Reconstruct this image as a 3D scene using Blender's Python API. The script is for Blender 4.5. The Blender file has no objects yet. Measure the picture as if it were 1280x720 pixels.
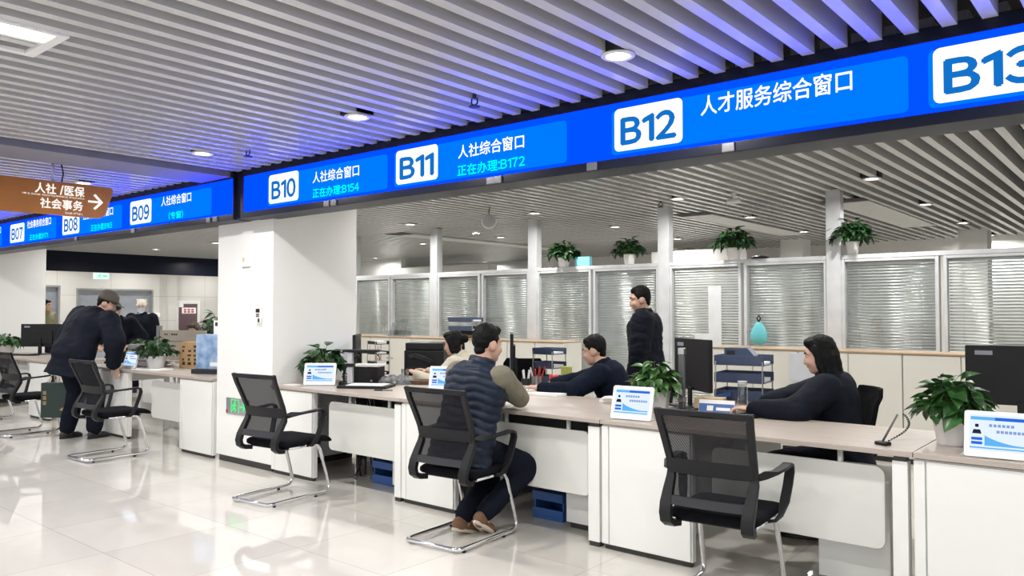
import bpy, math, random
from mathutils import Vector, Matrix, noise
V = Vector
PI = math.pi
R = math.radians
SC = bpy.context.scene
COL = SC.collection
random.seed(7)

# ------------------------------------------------------------------ camera, world, exposure
cam = bpy.data.objects.new('camera', bpy.data.cameras.new('camera'))
COL.objects.link(cam)
cam.location = (0, 0, 1.45)
cam.rotation_euler = (R(90 + 1.6266), 0, R(39.737))
cam.data.sensor_width = 36.0
cam.data.lens = 986.0 / 1280.0 * 36.0
cam.data.clip_start = 0.05
SC.camera = cam
SC.view_settings.view_transform = 'Standard'
SC.view_settings.look = 'None'
SC.view_settings.gamma = 1.0
SC.view_settings.use_curve_mapping = False
SC.view_settings.exposure = 0.10
w = bpy.data.worlds.new('world')
SC.world = w
w.use_nodes = True
w.node_tree.nodes['Background'].inputs[0].default_value = (0.93, 0.97, 1.0, 1)
w.node_tree.nodes['Background'].inputs[1].default_value = 1.0
SC.cycles.use_denoising = True
SC.cycles.max_bounces = 8
SC.cycles.transparent_max_bounces = 16
SC.cycles.sample_clamp_indirect = 6.0
LAMP_W = 24.0         # watts of each recessed downlight and each unseen lamp
LED_K = 5.5           # strength of the LED display surfaces


# ------------------------------------------------------------------ materials
MATS = {}


def mat(name, col, rough=0.5, metal=0.0, spec=0.5, var=0.06, scale=8.0, bump=0.0, emit=None, estr=1.0, coat=0.0):
    if name in MATS:
        return MATS[name]
    m = bpy.data.materials.new(name)
    m.use_nodes = True
    nt = m.node_tree
    b = nt.nodes['Principled BSDF']
    b.inputs['Roughness'].default_value = rough
    b.inputs['Metallic'].default_value = metal
    b.inputs['Specular IOR Level'].default_value = spec
    b.inputs['Coat Weight'].default_value = coat
    tc = nt.nodes.new('ShaderNodeTexCoord')
    nz = nt.nodes.new('ShaderNodeTexNoise')
    nz.inputs['Scale'].default_value = scale
    nz.inputs['Detail'].default_value = 4
    nt.links.new(tc.outputs['Object'], nz.inputs['Vector'])
    rp = nt.nodes.new('ShaderNodeValToRGB')
    rp.color_ramp.elements[0].position = 0.3
    rp.color_ramp.elements[1].position = 0.7
    rp.color_ramp.elements[0].color = (*[c * (1 - var) for c in col], 1)
    rp.color_ramp.elements[1].color = (*[min(1, c * (1 + var)) for c in col], 1)
    nt.links.new(nz.outputs['Fac'], rp.inputs[0])
    nt.links.new(rp.outputs[0], b.inputs['Base Color'])
    if bump:
        bp = nt.nodes.new('ShaderNodeBump')
        bp.inputs['Strength'].default_value = bump
        bp.inputs['Distance'].default_value = 0.01
        nt.links.new(nz.outputs['Fac'], bp.inputs['Height'])
        nt.links.new(bp.outputs[0], b.inputs['Normal'])
    if emit:
        b.inputs['Emission Color'].default_value = (*emit, 1)
        b.inputs['Emission Strength'].default_value = estr
    MATS[name] = m
    return m


def emis(name, col, k):
    if name in MATS:
        return MATS[name]
    m = bpy.data.materials.new(name)
    m.use_nodes = True
    nt = m.node_tree
    nt.nodes.clear()
    o = nt.nodes.new('ShaderNodeOutputMaterial')
    e = nt.nodes.new('ShaderNodeEmission')
    e.inputs[0].default_value = (*col, 1)
    e.inputs[1].default_value = k
    nt.links.new(e.outputs[0], o.inputs[0])
    MATS[name] = m
    return m


def led(name, col, k):
    """LED wall surface: fine grid of diodes modulating the emission."""
    if name in MATS:
        return MATS[name]
    m = emis(name, col, k)
    nt = m.node_tree
    e = nt.nodes['Emission']
    tc = nt.nodes.new('ShaderNodeTexCoord')
    wv = nt.nodes.new('ShaderNodeTexWave')
    wv.bands_direction = 'X'
    wv.inputs['Scale'].default_value = 60
    nt.links.new(tc.outputs['Object'], wv.inputs['Vector'])
    mr = nt.nodes.new('ShaderNodeMapRange')
    mr.inputs[3].default_value = k * 0.9
    mr.inputs[4].default_value = k * 1.1
    nt.links.new(wv.outputs['Fac'], mr.inputs[0])
    nt.links.new(mr.outputs[0], e.inputs[1])
    return m


def floor_mat():
    m = mat('floor_tile', (0.72, 0.69, 0.63), 0.03, 0, 0.6)
    nt = m.node_tree
    b = nt.nodes['Principled BSDF']
    tc = nt.nodes['Texture Coordinate']
    mp = nt.nodes.new('ShaderNodeMapping')
    mp.inputs['Location'].default_value = (0.12, 0.3, 0)
    nt.links.new(tc.outputs['Object'], mp.inputs[0])
    br = nt.nodes.new('ShaderNodeTexBrick')
    br.offset = 0
    br.inputs['Scale'].default_value = 1.0
    br.inputs['Brick Width'].default_value = 0.8
    br.inputs['Row Height'].default_value = 0.8
    br.inputs['Mortar Size'].default_value = 0.0015
    br.inputs['Mortar Smooth'].default_value = 0.0
    br.inputs['Bias'].default_value = 0.0
    br.inputs['Color1'].default_value = (0.62, 0.59, 0.535, 1)
    br.inputs['Color2'].default_value = (0.575, 0.545, 0.495, 1)
    br.inputs['Mortar'].default_value = (0.30, 0.28, 0.25, 1)
    nt.links.new(mp.outputs[0], br.inputs['Vector'])
    nz = nt.nodes.new('ShaderNodeTexNoise')
    nz.inputs['Scale'].default_value = 1.3
    nz.inputs['Detail'].default_value = 8
    nz.inputs['Distortion'].default_value = 1.5
    nt.links.new(tc.outputs['Object'], nz.inputs['Vector'])
    mx = nt.nodes.new('ShaderNodeMix')
    mx.data_type = 'RGBA'
    mx.blend_type = 'MULTIPLY'
    mx.inputs[0].default_value = 1.0
    rp = nt.nodes.new('ShaderNodeValToRGB')
    rp.color_ramp.elements[0].position = 0.35
    rp.color_ramp.elements[1].position = 0.65
    rp.color_ramp.elements[0].color = (0.93, 0.93, 0.93, 1)
    rp.color_ramp.elements[1].color = (1, 1, 1, 1)
    nt.links.new(nz.outputs['Fac'], rp.inputs[0])
    nt.links.new(br.outputs['Color'], mx.inputs[6])
    nt.links.new(rp.outputs[0], mx.inputs[7])
    nt.links.new(mx.outputs[2], b.inputs['Base Color'])
    b.inputs['IOR'].default_value = 1.75
    return m


def mesh_fabric():
    m = mat('mesh_fabric', (0.014, 0.014, 0.017), 0.8, 0, 0.1)
    nt = m.node_tree
    b = nt.nodes['Principled BSDF']
    out = nt.nodes['Material Output']
    tr = nt.nodes.new('ShaderNodeBsdfTransparent')
    ms = nt.nodes.new('ShaderNodeMixShader')
    tc = nt.nodes['Texture Coordinate']
    wv = nt.nodes.new('ShaderNodeTexWave')
    wv.wave_type = 'BANDS'
    wv.bands_direction = 'DIAGONAL'
    wv.inputs['Scale'].default_value = 48
    wv.inputs['Distortion'].default_value = 0.4
    nt.links.new(tc.outputs['Object'], wv.inputs['Vector'])
    mr = nt.nodes.new('ShaderNodeMapRange')
    mr.inputs[3].default_value = 0.84
    mr.inputs[4].default_value = 0.94
    nt.links.new(wv.outputs['Fac'], mr.inputs[0])
    nt.links.new(mr.outputs[0], ms.inputs[0])
    nt.links.new(tr.outputs[0], ms.inputs[1])
    nt.links.new(b.outputs[0], ms.inputs[2])
    nt.links.new(ms.outputs[0], out.inputs[0])
    return m


def glass(name, tint=(0.93, 0.97, 0.95), refl=1.0):
    if name in MATS:
        return MATS[name]
    m = bpy.data.materials.new(name)
    m.use_nodes = True
    nt = m.node_tree
    nt.nodes.clear()
    o = nt.nodes.new('ShaderNodeOutputMaterial')
    t = nt.nodes.new('ShaderNodeBsdfTransparent')
    t.inputs[0].default_value = (*tint, 1)
    g = nt.nodes.new('ShaderNodeBsdfGlossy')
    g.inputs['Roughness'].default_value = 0.02
    f = nt.nodes.new('ShaderNodeFresnel')
    f.inputs[0].default_value = 1.5
    ge = nt.nodes.new('ShaderNodeNewGeometry')
    ir = nt.nodes.new('ShaderNodeMapRange')
    ir.inputs[3].default_value = 1.5
    ir.inputs[4].default_value = 1 / 1.5
    nt.links.new(ge.outputs['Backfacing'], ir.inputs[0])
    nt.links.new(ir.outputs[0], f.inputs[0])
    mt = nt.nodes.new('ShaderNodeMath')
    mt.operation = 'MULTIPLY'
    mt.inputs[1].default_value = refl
    ms = nt.nodes.new('ShaderNodeMixShader')
    nt.links.new(f.outputs[0], mt.inputs[0])
    nt.links.new(mt.outputs[0], ms.inputs[0])
    nt.links.new(t.outputs[0], ms.inputs[1])
    nt.links.new(g.outputs[0], ms.inputs[2])
    nt.links.new(ms.outputs[0], o.inputs[0])
    MATS[name] = m
    return m


def wood_mat():
    m = mat('desk_wood', (0.50, 0.42, 0.35), 0.32, 0, 0.5)
    nt = m.node_tree
    b = nt.nodes['Principled BSDF']
    tc = nt.nodes['Texture Coordinate']
    mp = nt.nodes.new('ShaderNodeMapping')
    mp.inputs['Scale'].default_value = (1.2, 22, 8)
    nt.links.new(tc.outputs['Object'], mp.inputs[0])
    nz = nt.nodes['Noise Texture']
    nz.inputs['Scale'].default_value = 1.6
    nt.links.new(mp.outputs[0], nz.inputs['Vector'])
    rp = nt.nodes['Color Ramp']
    rp.color_ramp.elements[0].color = (0.385, 0.325, 0.28, 1)
    rp.color_ramp.elements[1].color = (0.475, 0.41, 0.36, 1)
    return m


FLOOR = floor_mat()
MESH = mesh_fabric()
WOOD = wood_mat()
SILLW = mat('sill_wood', (0.42, 0.29, 0.18), 0.45)
WHITE = mat('white_laminate', (0.80, 0.80, 0.77), 0.22, 0, 0.5, 0.015, 3)
CREAM = mat('cream_steel', (0.74, 0.72, 0.65), 0.35, 0, 0.5, 0.015, 3)
WALL = mat('white_paint', (0.80, 0.79, 0.76), 0.55, 0, 0.4, 0.015, 2)
PILL = mat('pillar_panel', (0.84, 0.83, 0.81), 0.3, 0, 0.5, 0.01, 2)
KICK = mat('dark_kick', (0.03, 0.028, 0.026), 0.4)
SLAT = mat('slat_paint', (0.54, 0.535, 0.525), 0.26, 0, 0.6, 0.02, 3)
VOID = mat('ceiling_void', (0.04, 0.04, 0.042), 0.9)
BEAM = mat('beam_grey', (0.19, 0.19, 0.215), 0.5)
ALU = mat('white_aluminium', (0.58, 0.59, 0.60), 0.35, 0.1)
BLIND = mat('blind_slat', (0.47, 0.48, 0.475), 0.36, 0.3)
GLASS = glass('pane_glass', (0.975, 0.988, 0.98))
NAVYBLK = mat('display_housing', (0.006, 0.008, 0.02), 0.35, 0, 0.2)
BLACKP = mat('black_plastic', (0.008, 0.008, 0.0095), 0.45, 0, 0.3)
GREYP = mat('dark_grey_plastic', (0.022, 0.023, 0.027), 0.5, 0, 0.3)
CUSH = mat('black_cushion', (0.006, 0.006, 0.0075), 0.9, 0, 0.08, 0.2, 40, 0.2)
CHROME = mat('chrome', (0.82, 0.82, 0.84), 0.1, 1.0)
STEEL = mat('brushed_steel', (0.5, 0.5, 0.5), 0.35, 0.9)
POTW = mat('white_pot', (0.78, 0.77, 0.75), 0.35)
SOIL = mat('soil', (0.05, 0.035, 0.02), 0.95, 0, 0.2, 0.4, 60, 0.6)
LEAF = mat('leaf', (0.03, 0.095, 0.022), 0.35, 0, 0.5, 0.45, 14)
LEAFL = mat('leaf_bright', (0.05, 0.135, 0.03), 0.35, 0, 0.5, 0.45, 14)
LEAFD = mat('leaf_dark', (0.018, 0.058, 0.018), 0.4, 0, 0.5, 0.45, 14)
STEM = mat('stem_green', (0.08, 0.16, 0.04), 0.5)
PAPER = mat('paper', (0.83, 0.83, 0.82), 0.7, 0, 0.2, 0.02)
BLUE = mat('blue_plastic', (0.03, 0.10, 0.32), 0.4)
SLATEB = mat('slate_blue_plastic', (0.055, 0.075, 0.135), 0.4)
CARD = mat('cardboard', (0.42, 0.27, 0.14), 0.8, 0, 0.2, 0.08, 12)
DARKINK = mat('dark_ink', (0.03, 0.025, 0.02), 0.7)
SKIN = mat('skin', (0.56, 0.34, 0.25), 0.5, 0, 0.4, 0.06, 20)
HAIR = mat('black_hair', (0.004, 0.0038, 0.004), 0.6, 0, 0.15, 0.4, 60, 0.6)
BROWNHAIR = mat('brown_hair', (0.05, 0.03, 0.022), 0.5, 0, 0.5, 0.4, 60, 0.6)
EYEW = mat('eye_white', (0.50, 0.46, 0.43), 0.4, 0, 0.2)
IRIS = mat('iris', (0.03, 0.018, 0.01), 0.15)
LIP = mat('lip', (0.42, 0.16, 0.14), 0.45)
NAVY = mat('navy_quilt', (0.007, 0.013, 0.028), 0.5, 0, 0.25, 0.25, 25, 0.15)
OLIVE = mat('olive_sleeve', (0.17, 0.155, 0.115), 0.85, 0, 0.2, 0.08, 18, 0.15)
BLKCLOTH = mat('black_cloth', (0.006, 0.0075, 0.014), 0.75, 0, 0.12, 0.25, 14, 0.25)
DKSWEAT = mat('dark_sweater', (0.006, 0.009, 0.019), 0.9, 0, 0.1, 0.25, 30, 0.25)
TROUS = mat('dark_trousers', (0.006, 0.0075, 0.014), 0.85, 0, 0.1, 0.2, 14, 0.25)
SUEDE = mat('brown_suede', (0.16, 0.085, 0.045), 0.85)
SOLE = mat('pale_sole', (0.58, 0.50, 0.40), 0.7)
BLKSHOE = mat('black_shoe', (0.012, 0.012, 0.013), 0.35)
BEIGEC = mat('beige_cloth', (0.50, 0.46, 0.37), 0.85, 0, 0.2, 0.08, 20, 0.2)
GREENC = mat('green_cloth', (0.10, 0.16, 0.07), 0.85)
CAPM = mat('taupe_cap', (0.075, 0.068, 0.055), 0.8)
KNIT = mat('cream_knit', (0.66, 0.60, 0.50), 0.9, 0, 0.2, 0.1, 40, 0.4)
MASKM = mat('pale_mask', (0.55, 0.63, 0.70), 0.7)


# ------------------------------------------------------------------ mesh builder
class MB:
    def __init__(s):
        s.v, s.f, s.m = [], [], []

    def add(s, vs, fs, mi=0):
        b = len(s.v)
        s.v += [tuple(x) for x in vs]
        s.f += [tuple(i + b for i in f) for f in fs]
        s.m += [mi] * len(fs)
        return s

    def box(s, a, b, mi=0, M=None):
        x0, y0, z0 = a
        x1, y1, z1 = b
        vs = [V(p) for p in ((x0, y0, z0), (x1, y0, z0), (x1, y1, z0), (x0, y1, z0), (x0, y0, z1), (x1, y0, z1), (x1, y1, z1), (x0, y1, z1))]
        if M is not None:
            vs = [M @ p for p in vs]
        return s.add(vs, [(3, 2, 1, 0), (4, 5, 6, 7), (0, 1, 5, 4), (1, 2, 6, 5), (2, 3, 7, 6), (3, 0, 4, 7)], mi)

    def rings(s, rings, mi=0, closed=False, caps=True):
        n = len(rings[0])
        vs = [p for r in rings for p in r]
        fs = []
        k = len(rings)
        for i in range(k if closed else k - 1):
            j = (i + 1) % k
            for a in range(n):
                c = (a + 1) % n
                fs.append((i * n + a, i * n + c, j * n + c, j * n + a))
        if caps and not closed:
            fs.append(tuple(range(n))[::-1])
            fs.append(tuple((k - 1) * n + a for a in range(n)))
        return s.add(vs, fs, mi)

    def sweep(s, pts, prof, mi=0, closed=False, ref=V((0, 0, 1)), scales=None):
        """prof: list of (a,b) in the frame (side, up) along the path."""
        pts = [V(p) for p in pts]
        n = len(pts)
        rs = []
        last = None
        for i in range(n):
            if closed:
                t = pts[(i + 1) % n] - pts[i - 1]
            else:
                t = pts[min(i + 1, n - 1)] - pts[max(i - 1, 0)]
            t.normalize()
            if last is None:
                side = t.cross(ref)
                if side.length < 1e-3:
                    side = t.cross(V((0, 1, 0)))
            else:
                side = last - t * last.dot(t)
            side.normalize()
            last = side
            up = side.cross(t)
            sc = scales[i] if scales else (1, 1)
            rs.append([pts[i] + side * (a * sc[0]) + up * (b * sc[1]) for a, b in prof])
        return s.rings(rs, mi, closed)

    def tube(s, pts, r, n=8, mi=0, closed=False):
        return s.sweep(pts, [(math.cos(2 * PI * k / n) * r, math.sin(2 * PI * k / n) * r) for k in range(n)], mi, closed)

    def cyl(s, p0, p1, r0, r1=None, n=16, mi=0):
        r1 = r0 if r1 is None else r1
        p0, p1 = V(p0), V(p1)
        t = (p1 - p0).normalized()
        a = t.orthogonal().normalized()
        b = t.cross(a)
        rs = []
        for p, r in ((p0, r0), (p1, r1)):
            rs.append([p + (a * math.cos(2 * PI * k / n) + b * math.sin(2 * PI * k / n)) * r for k in range(n)])
        return s.rings(rs, mi)

    def lathe(s, prof, n=24, c=(0, 0, 0), mi=0, sx=1, sy=1):
        c = V(c)
        return s.rings([[c + V((math.cos(2 * PI * k / n) * r * sx, math.sin(2 * PI * k / n) * r * sy, z)) for k in range(n)] for r, z in prof], mi)

    def prism(s, poly, o, ux, uy, ext, mi=0):
        o, ux, uy, ext = V(o), V(ux), V(uy), V(ext)
        a = [o + ux * p + uy * q for p, q in poly]
        return s.rings([a, [p + ext for p in a]], mi)

    def build(s, name, mats, parent=None, smooth=False, bevel=0.0, seg=2, sub=0):
        me = bpy.data.meshes.new(name)
        me.from_pydata(s.v, [], s.f)
        mats = mats if isinstance(mats, (list, tuple)) else [mats]
        for m in mats:
            me.materials.append(m)
        if len(mats) > 1:
            me.polygons.foreach_set('material_index', s.m)
        fix_normals(me)
        if smooth:
            me.polygons.foreach_set('use_smooth', [True] * len(me.polygons))
        me.update()
        o = bpy.data.objects.new(name, me)
        COL.objects.link(o)
        if parent:
            o.parent = parent
        if bevel:
            b = o.modifiers.new('bevel', 'BEVEL')
            b.width = bevel
            b.segments = seg
            b.limit_method = 'ANGLE'
            b.angle_limit = R(40)
            if smooth is False:
                me.polygons.foreach_set('use_smooth', [True] * len(me.polygons))
                w_ = o.modifiers.new('wn', 'WEIGHTED_NORMAL')
                w_.keep_sharp = False
        if sub:
            d = o.modifiers.new('sub', 'SUBSURF')
            d.levels = d.render_levels = sub
        return o


def fix_normals(me):
    import bmesh
    bm = bmesh.new()
    bm.from_mesh(me)
    bmesh.ops.recalc_face_normals(bm, faces=bm.faces)
    bm.to_mesh(me)
    bm.free()


def rrect(x0, y0, x1, y1, r, n=5):
    pts = []
    for cx, cy, a0 in ((x1 - r, y1 - r, 0), (x0 + r, y1 - r, 90), (x0 + r, y0 + r, 180), (x1 - r, y0 + r, 270)):
        for k in range(n + 1):
            a = R(a0 + 90 * k / n)
            pts.append((cx + r * math.cos(a), cy + r * math.sin(a)))
    return pts


def tag(o, label=None, cat=None, group=None, kind=None):
    if label:
        o['label'] = label
    if cat:
        o['category'] = cat
    if group:
        o['group'] = group
    if kind:
        o['kind'] = kind
    return o


def thing(name, label, cat, loc=(0, 0, 0), rz=0.0, group=None):
    o = bpy.data.objects.new(name, None)
    o.empty_display_size = 0.1
    COL.objects.link(o)
    o.location = loc
    o.rotation_euler = (0, 0, rz)
    return tag(o, label, cat, group)


def struct(name, mb, m, parent=None, **k):
    o = mb.build(name, m, parent, **k)
    o['kind'] = 'structure'
    return o


def copy_tree(o, parent=None):
    c = o.copy()
    COL.objects.link(c)
    if parent:
        c.parent = parent
    for ch in list(o.children):
        copy_tree(ch, c)
    return c


GLYPHS = {}


def glyph(ch):
    """outline of one character as (points, faces, x-extent, y-extent); Latin letters and digits in the CJK face"""
    key = ch
    if ch == '1':
        GLYPHS[key] = ([(.20, 0), (.295, 0), (.295, .73), (.275, .73), (.0, .625), (.0, .535), (.20, .61)], [(0, 1, 2, 3, 6), (3, 4, 5, 6)], 0.0, .30)
    elif ch == '/':
        GLYPHS[key] = ([(.0, -.08), (.08, -.08), (.30, .80), (.22, .80)], [(0, 1, 2, 3)], 0.0, .30)
    if key not in GLYPHS:
        cu = bpy.data.curves.new('t', 'FONT')
        cu.body = chr(ord(ch) + 0xFEE0) if '!' <= ch <= '~' else ch
        cu.resolution_u = 3
        ob = bpy.data.objects.new('t', cu)
        COL.objects.link(ob)
        bpy.context.view_layer.update()
        me = bpy.data.meshes.new_from_object(ob.evaluated_get(bpy.context.evaluated_depsgraph_get()))
        bpy.data.objects.remove(ob)
        bpy.data.curves.remove(cu)
        pts = [tuple(v.co) for v in me.vertices]
        GLYPHS[key] = (pts, [tuple(p.vertices) for p in me.polygons], min(p[0] for p in pts), max(p[0] for p in pts))
        bpy.data.meshes.remove(me)
    return GLYPHS[key]


def text_mesh(body, name, x0, y0, x1, y1, M, m, parent, bold=0.0, ext=0.0015, split=False):
    """Characters laid into the rectangle (x0,y0)-(x1,y1) of the frame M (x right, y up, z out)."""
    out = []
    cur = 0.0
    for ch in body:
        if ch == ' ':
            cur += 0.3
            continue
        pts, fs, ax, bx = glyph(ch)
        if ord(ch) < 128:
            gap = 0.085
            out.append(([(p[0] - ax + cur + gap * .5, p[1]) for p in pts], fs))
            cur += bx - ax + gap
        else:
            out.append(([(p[0] + cur, p[1]) for p in pts], fs))
            cur += 1.0
    xs = [p[0] for o_ in out for p in o_[0]]
    ys = [p[1] for o_ in out for p in o_[0]]
    ax, bx, ay, by = min(xs), max(xs), min(ys), max(ys)
    obs = []
    mb = MB()
    strikes = [(0, 0), (bold, 0), (-bold, 0), (0, bold), (0, -bold)] if bold else [(0, 0)]
    n_s = 0
    for pts, fs in [([(p[0] + ox, p[1] + oy) for p in pts_], fs_) for pts_, fs_ in out for ox, oy in strikes]:
        q = [M @ V((x0 + (p[0] - ax) / (bx - ax) * (x1 - x0), y0 + (p[1] - ay) / (by - ay) * (y1 - y0), ext)) for p in pts]
        mb.add(q, fs)
        n_s += 1
        if split and n_s % len(strikes) == 0:
            obs.append(mb)
            mb = MB()
    if not split:
        obs.append(mb)
    nrm = (M.to_3x3() @ V((0, 0, 1))).normalized()
    for mb in obs:
        me = bpy.data.meshes.new(name)
        me.from_pydata(mb.v, [], mb.f)
        me.update()
        me.materials.append(m)
        if me.polygons and me.polygons[0].normal.dot(nrm) < 0:
            me.flip_normals()
        o = bpy.data.objects.new(name, me)
        COL.objects.link(o)
        o.parent = parent
    return o


def frameM(o, ux, uy):
    ux, uy = V(ux).normalized(), V(uy).normalized()
    uz = ux.cross(uy)
    M = Matrix.Identity(4)
    for i in range(3):
        M[i][0], M[i][1], M[i][2], M[i][3] = ux[i], uy[i], uz[i], o[i]
    return M


# ================================================================== SETTING
CZ = 2.71
struct('floor', MB().box((-21, -5, -0.1), (4, 19, 0)), FLOOR)
ceil = struct('ceiling', MB().box((-21, -5, CZ + 0.32), (4, 19, CZ + 0.4)), VOID)
sl = MB()
k = 0
x = -20.9
while x < 3.9:
    for y0, y1 in ((-4.9, 3.90), (4.16, 18.9)):
        if -7.16 < x + 0.03 < -6.55 and y0 < 0:
            continue
        sl.box((x, y0, CZ), (x + 0.060, y1, CZ + 0.145))
    x += 0.155
o = sl.build('slats', SLAT, ceil)
o['kind'] = 'structure'
# carrier rails above the slats
rl = MB()
for yy in (-3.5, -2, -0.5, 1.0, 2.5, 5.5, 7.2, 9.0, 10.8, 12.6, 14.4, 16.2):
    rl.box((-21, yy - 0.02, CZ + 0.145), (4, yy + 0.02, CZ + 0.18))
rl.build('carrier_rails', BEAM, ceil)['kind'] = 'structure'
bm_ = MB()
bm_.box((-7.12, -4.9, 2.672), (-6.60, 3.90, 3.02))
struct('trim_1', bm_, BEAM, bevel=0.006)
# pillars, with the panelled white faces
def pillar(name, x0, x1):
    p = MB()
    p.box((x0, 4.09, 0.062), (x1, 5.04, 3.02), 0)
    p.box((x0 + 0.02, 4.11, 0), (x1 - 0.02, 5.02, 0.062), 1)
    return struct(name, p, [PILL, KICK], bevel=0.004)
pillar('wall_pillar_near', -7.14, -6.205)
pillar('wall_pillar_far', -15.05, -14.1)
# outer walls
struct('wall_back', MB().box((-21, 15.6, 0), (4, 15.75, 3.02)), WALL)
struct('wall_right', MB().box((3.9, 4.2, 0), (4.05, 15.6, 3.02)), WALL)
bw = MB()
bw.box((-14.2, 12.9, 0), (-11.4, 13.2, 2.47))
struct('wall_room_divider', bw, WALL)
bw = MB()
bw.box((-7.3, 12.8, 0), (-5.6, 13.1, 2.52))
struct('wall_inner', bw, WALL)
for i, (x, y) in enumerate(((-5.35, 14.0), (-2.55, 14.2), (-11.0, 14.2), (-8.0, 14.4))):
    struct('wall_column_%d' % (i + 1), MB().box((x, y, 0), (x + 0.4, y + 0.4, 3.02)), WALL)
# elevator lobby at the far left
TILEW = mat('lobby_tile', (0.62, 0.60, 0.56), 0.15, 0, 0.5, 0.04, 2)
t = TILEW.node_tree
br = t.nodes.new('ShaderNodeTexBrick')
br.offset = 0
br.inputs['Scale'].default_value = 1
br.inputs['Brick Width'].default_value = 1.2
br.inputs['Row Height'].default_value = 0.6
br.inputs['Mortar Size'].default_value = 0.004
br.inputs['Color1'].default_value = (0.62, 0.60, 0.56, 1)
br.inputs['Color2'].default_value = (0.60, 0.58, 0.545, 1)
br.inputs['Mortar'].default_value = (0.35, 0.34, 0.32, 1)
mp = t.nodes.new('ShaderNodeMapping')
mp.inputs['Rotation'].default_value = (R(90), 0, R(90))
t.links.new(t.nodes['Texture Coordinate'].outputs['Object'], mp.inputs[0])
cx_ = t.nodes.new('ShaderNodeSeparateXYZ')
cb_ = t.nodes.new('ShaderNodeCombineXYZ')
t.links.new(t.nodes['Texture Coordinate'].outputs['Object'], cx_.inputs[0])
t.links.new(cx_.outputs[1], cb_.inputs[0])
t.links.new(cx_.outputs[2], cb_.inputs[1])
t.links.new(cb_.outputs[0], br.inputs['Vector'])
t.links.new(br.outputs['Color'], t.nodes['Principled BSDF'].inputs['Base Color'])
lw = MB()
for a, b in ((-5, 6.35), (7.27, 7.62), (9.42, 12.9)):
    lw.box((-19.7, a, 0), (-19.5, b, 2.71))
lw.box((-19.7, 6.35, 2.02), (-19.5, 7.27, 2.71))
lw.box((-19.7, 7.62, 1.97), (-19.5, 9.42, 2.71))
lw.box((-19.5, 9.76, 0), (-19.38, 9.98, 2.34))
struct('wall_left', lw, TILEW)
struct('wall_left_fascia', MB().box((-18.1, -5, 2.285), (-18.0, 13.0, 3.0)), NAVYBLK)
struct('wall_lobby_end', MB().box((-19.7, 12.9, 0), (-14.2, 13.05, 3.0)), WALL)
DOORS = mat('elevator_steel', (0.45, 0.48, 0.54), 0.3, 0.7)
for i, (a, b, h) in enumerate(((6.35, 7.27, 2.02), (7.62, 9.42, 1.97))):
    d = struct('door_%d' % (i + 1), MB().box((-19.66, a + 0.04, 0), (-19.62, (a + b) / 2 - 0.002, h - 0.04)).box((-19.66, (a + b) / 2 + 0.002, 0), (-19.62, b - 0.04, h - 0.04)), DOORS)
    f = MB().box((-19.66, a, 0), (-19.48, a + 0.04, h)).box((-19.66, b - 0.04, 0), (-19.48, b, h)).box((-19.66, a + 0.04, h - 0.04), (-19.48, b - 0.04, h))
    f.build('door_frame', STEEL, d)['kind'] = 'structure'

# ------------------------------------------------------------------ glazed partition
PY = 8.60
posts = [-10.62, -8.67, -6.74, -4.71, -2.70, -0.68, 1.30]
mull = [-9.68, -7.71, -5.76, -3.71, -1.69, 0.31]
TZ = 1.985
SZ = 1.05
for i, x in enumerate(posts):
    p = MB().box((x - 0.075, PY - 0.06, 0), (x + 0.075, PY + 0.06, CZ + 0.02))
    struct('wall_post_%d' % (i + 1), p, ALU, bevel=0.004)
n = 0
edges = sorted(posts + mull)
tr = MB()
for a, b in zip(posts[:-1], posts[1:]):
    tr.box((a + 0.075, PY - 0.05, TZ), (b - 0.075, PY + 0.05, TZ + 0.045))
struct('trim_2', tr, ALU, bevel=0.003)
tilts = [52, 54, 44, 58, 34, 52, 38, 42, 50, 30, 48, 48]
for i, (a, b) in enumerate(zip(edges[:-1], edges[1:])):
    z0 = 0.08 if (i in (5, 6)) else SZ - 0.04
    a2 = a + (0.075 if a in posts else 0.02)
    b2 = b - (0.075 if b in posts else 0.02)
    fr = MB()
    fw = 0.032
    fr.box((a2, PY - 0.045, z0), (a2 + fw, PY + 0.045, TZ))
    fr.box((b2 - fw, PY - 0.045, z0), (b2, PY + 0.045, TZ))
    fr.box((a2 + fw, PY - 0.045, TZ - 0.03), (b2 - fw, PY + 0.045, TZ))
    fr.box((a2 + fw, PY - 0.045, z0), (b2 - fw, PY + 0.045, z0 + 0.04))
    fo = struct('window_%d' % (i + 1), fr, ALU, bevel=0.003)
    MB().box((a2 + fw, PY - 0.035, z0 + 0.04), (b2 - fw, PY - 0.031, TZ - 0.03)).build('pane', GLASS, fo)['kind'] = 'structure'
    bl = MB()
    z = z0 + 0.06
    tl = R(tilts[i])
    while z < TZ - 0.06:
        M = Matrix.Translation((0, PY + 0.006, z)) @ Matrix.Rotation(tl, 4, 'X')
        sec = [(-0.0175, -0.0022), (-0.009, 0.0008), (0, 0.0018), (0.009, 0.0008), (0.0175, -0.0022), (0.009, -0.0002), (0, 0.0008), (-0.009, -0.0002)]
        bl.rings([[M @ V((xx, p, q)) for p, q in sec] for xx in (a2 + fw + 0.012, b2 - fw - 0.012)])
        z += 0.031
    bl.box((a2 + fw + 0.008, PY - 0.01, TZ - 0.06), (b2 - fw - 0.008, PY + 0.02, TZ - 0.032))
    for q in (0.18, 0.82):
        xx = a2 + (b2 - a2) * q
        bl.box((xx - 0.0012, PY - 0.012, z0 + 0.05), (xx + 0.0012, PY - 0.0105, TZ - 0.06))
    bl.build('blind', BLIND, fo, smooth=True)['kind'] = 'structure'
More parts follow.
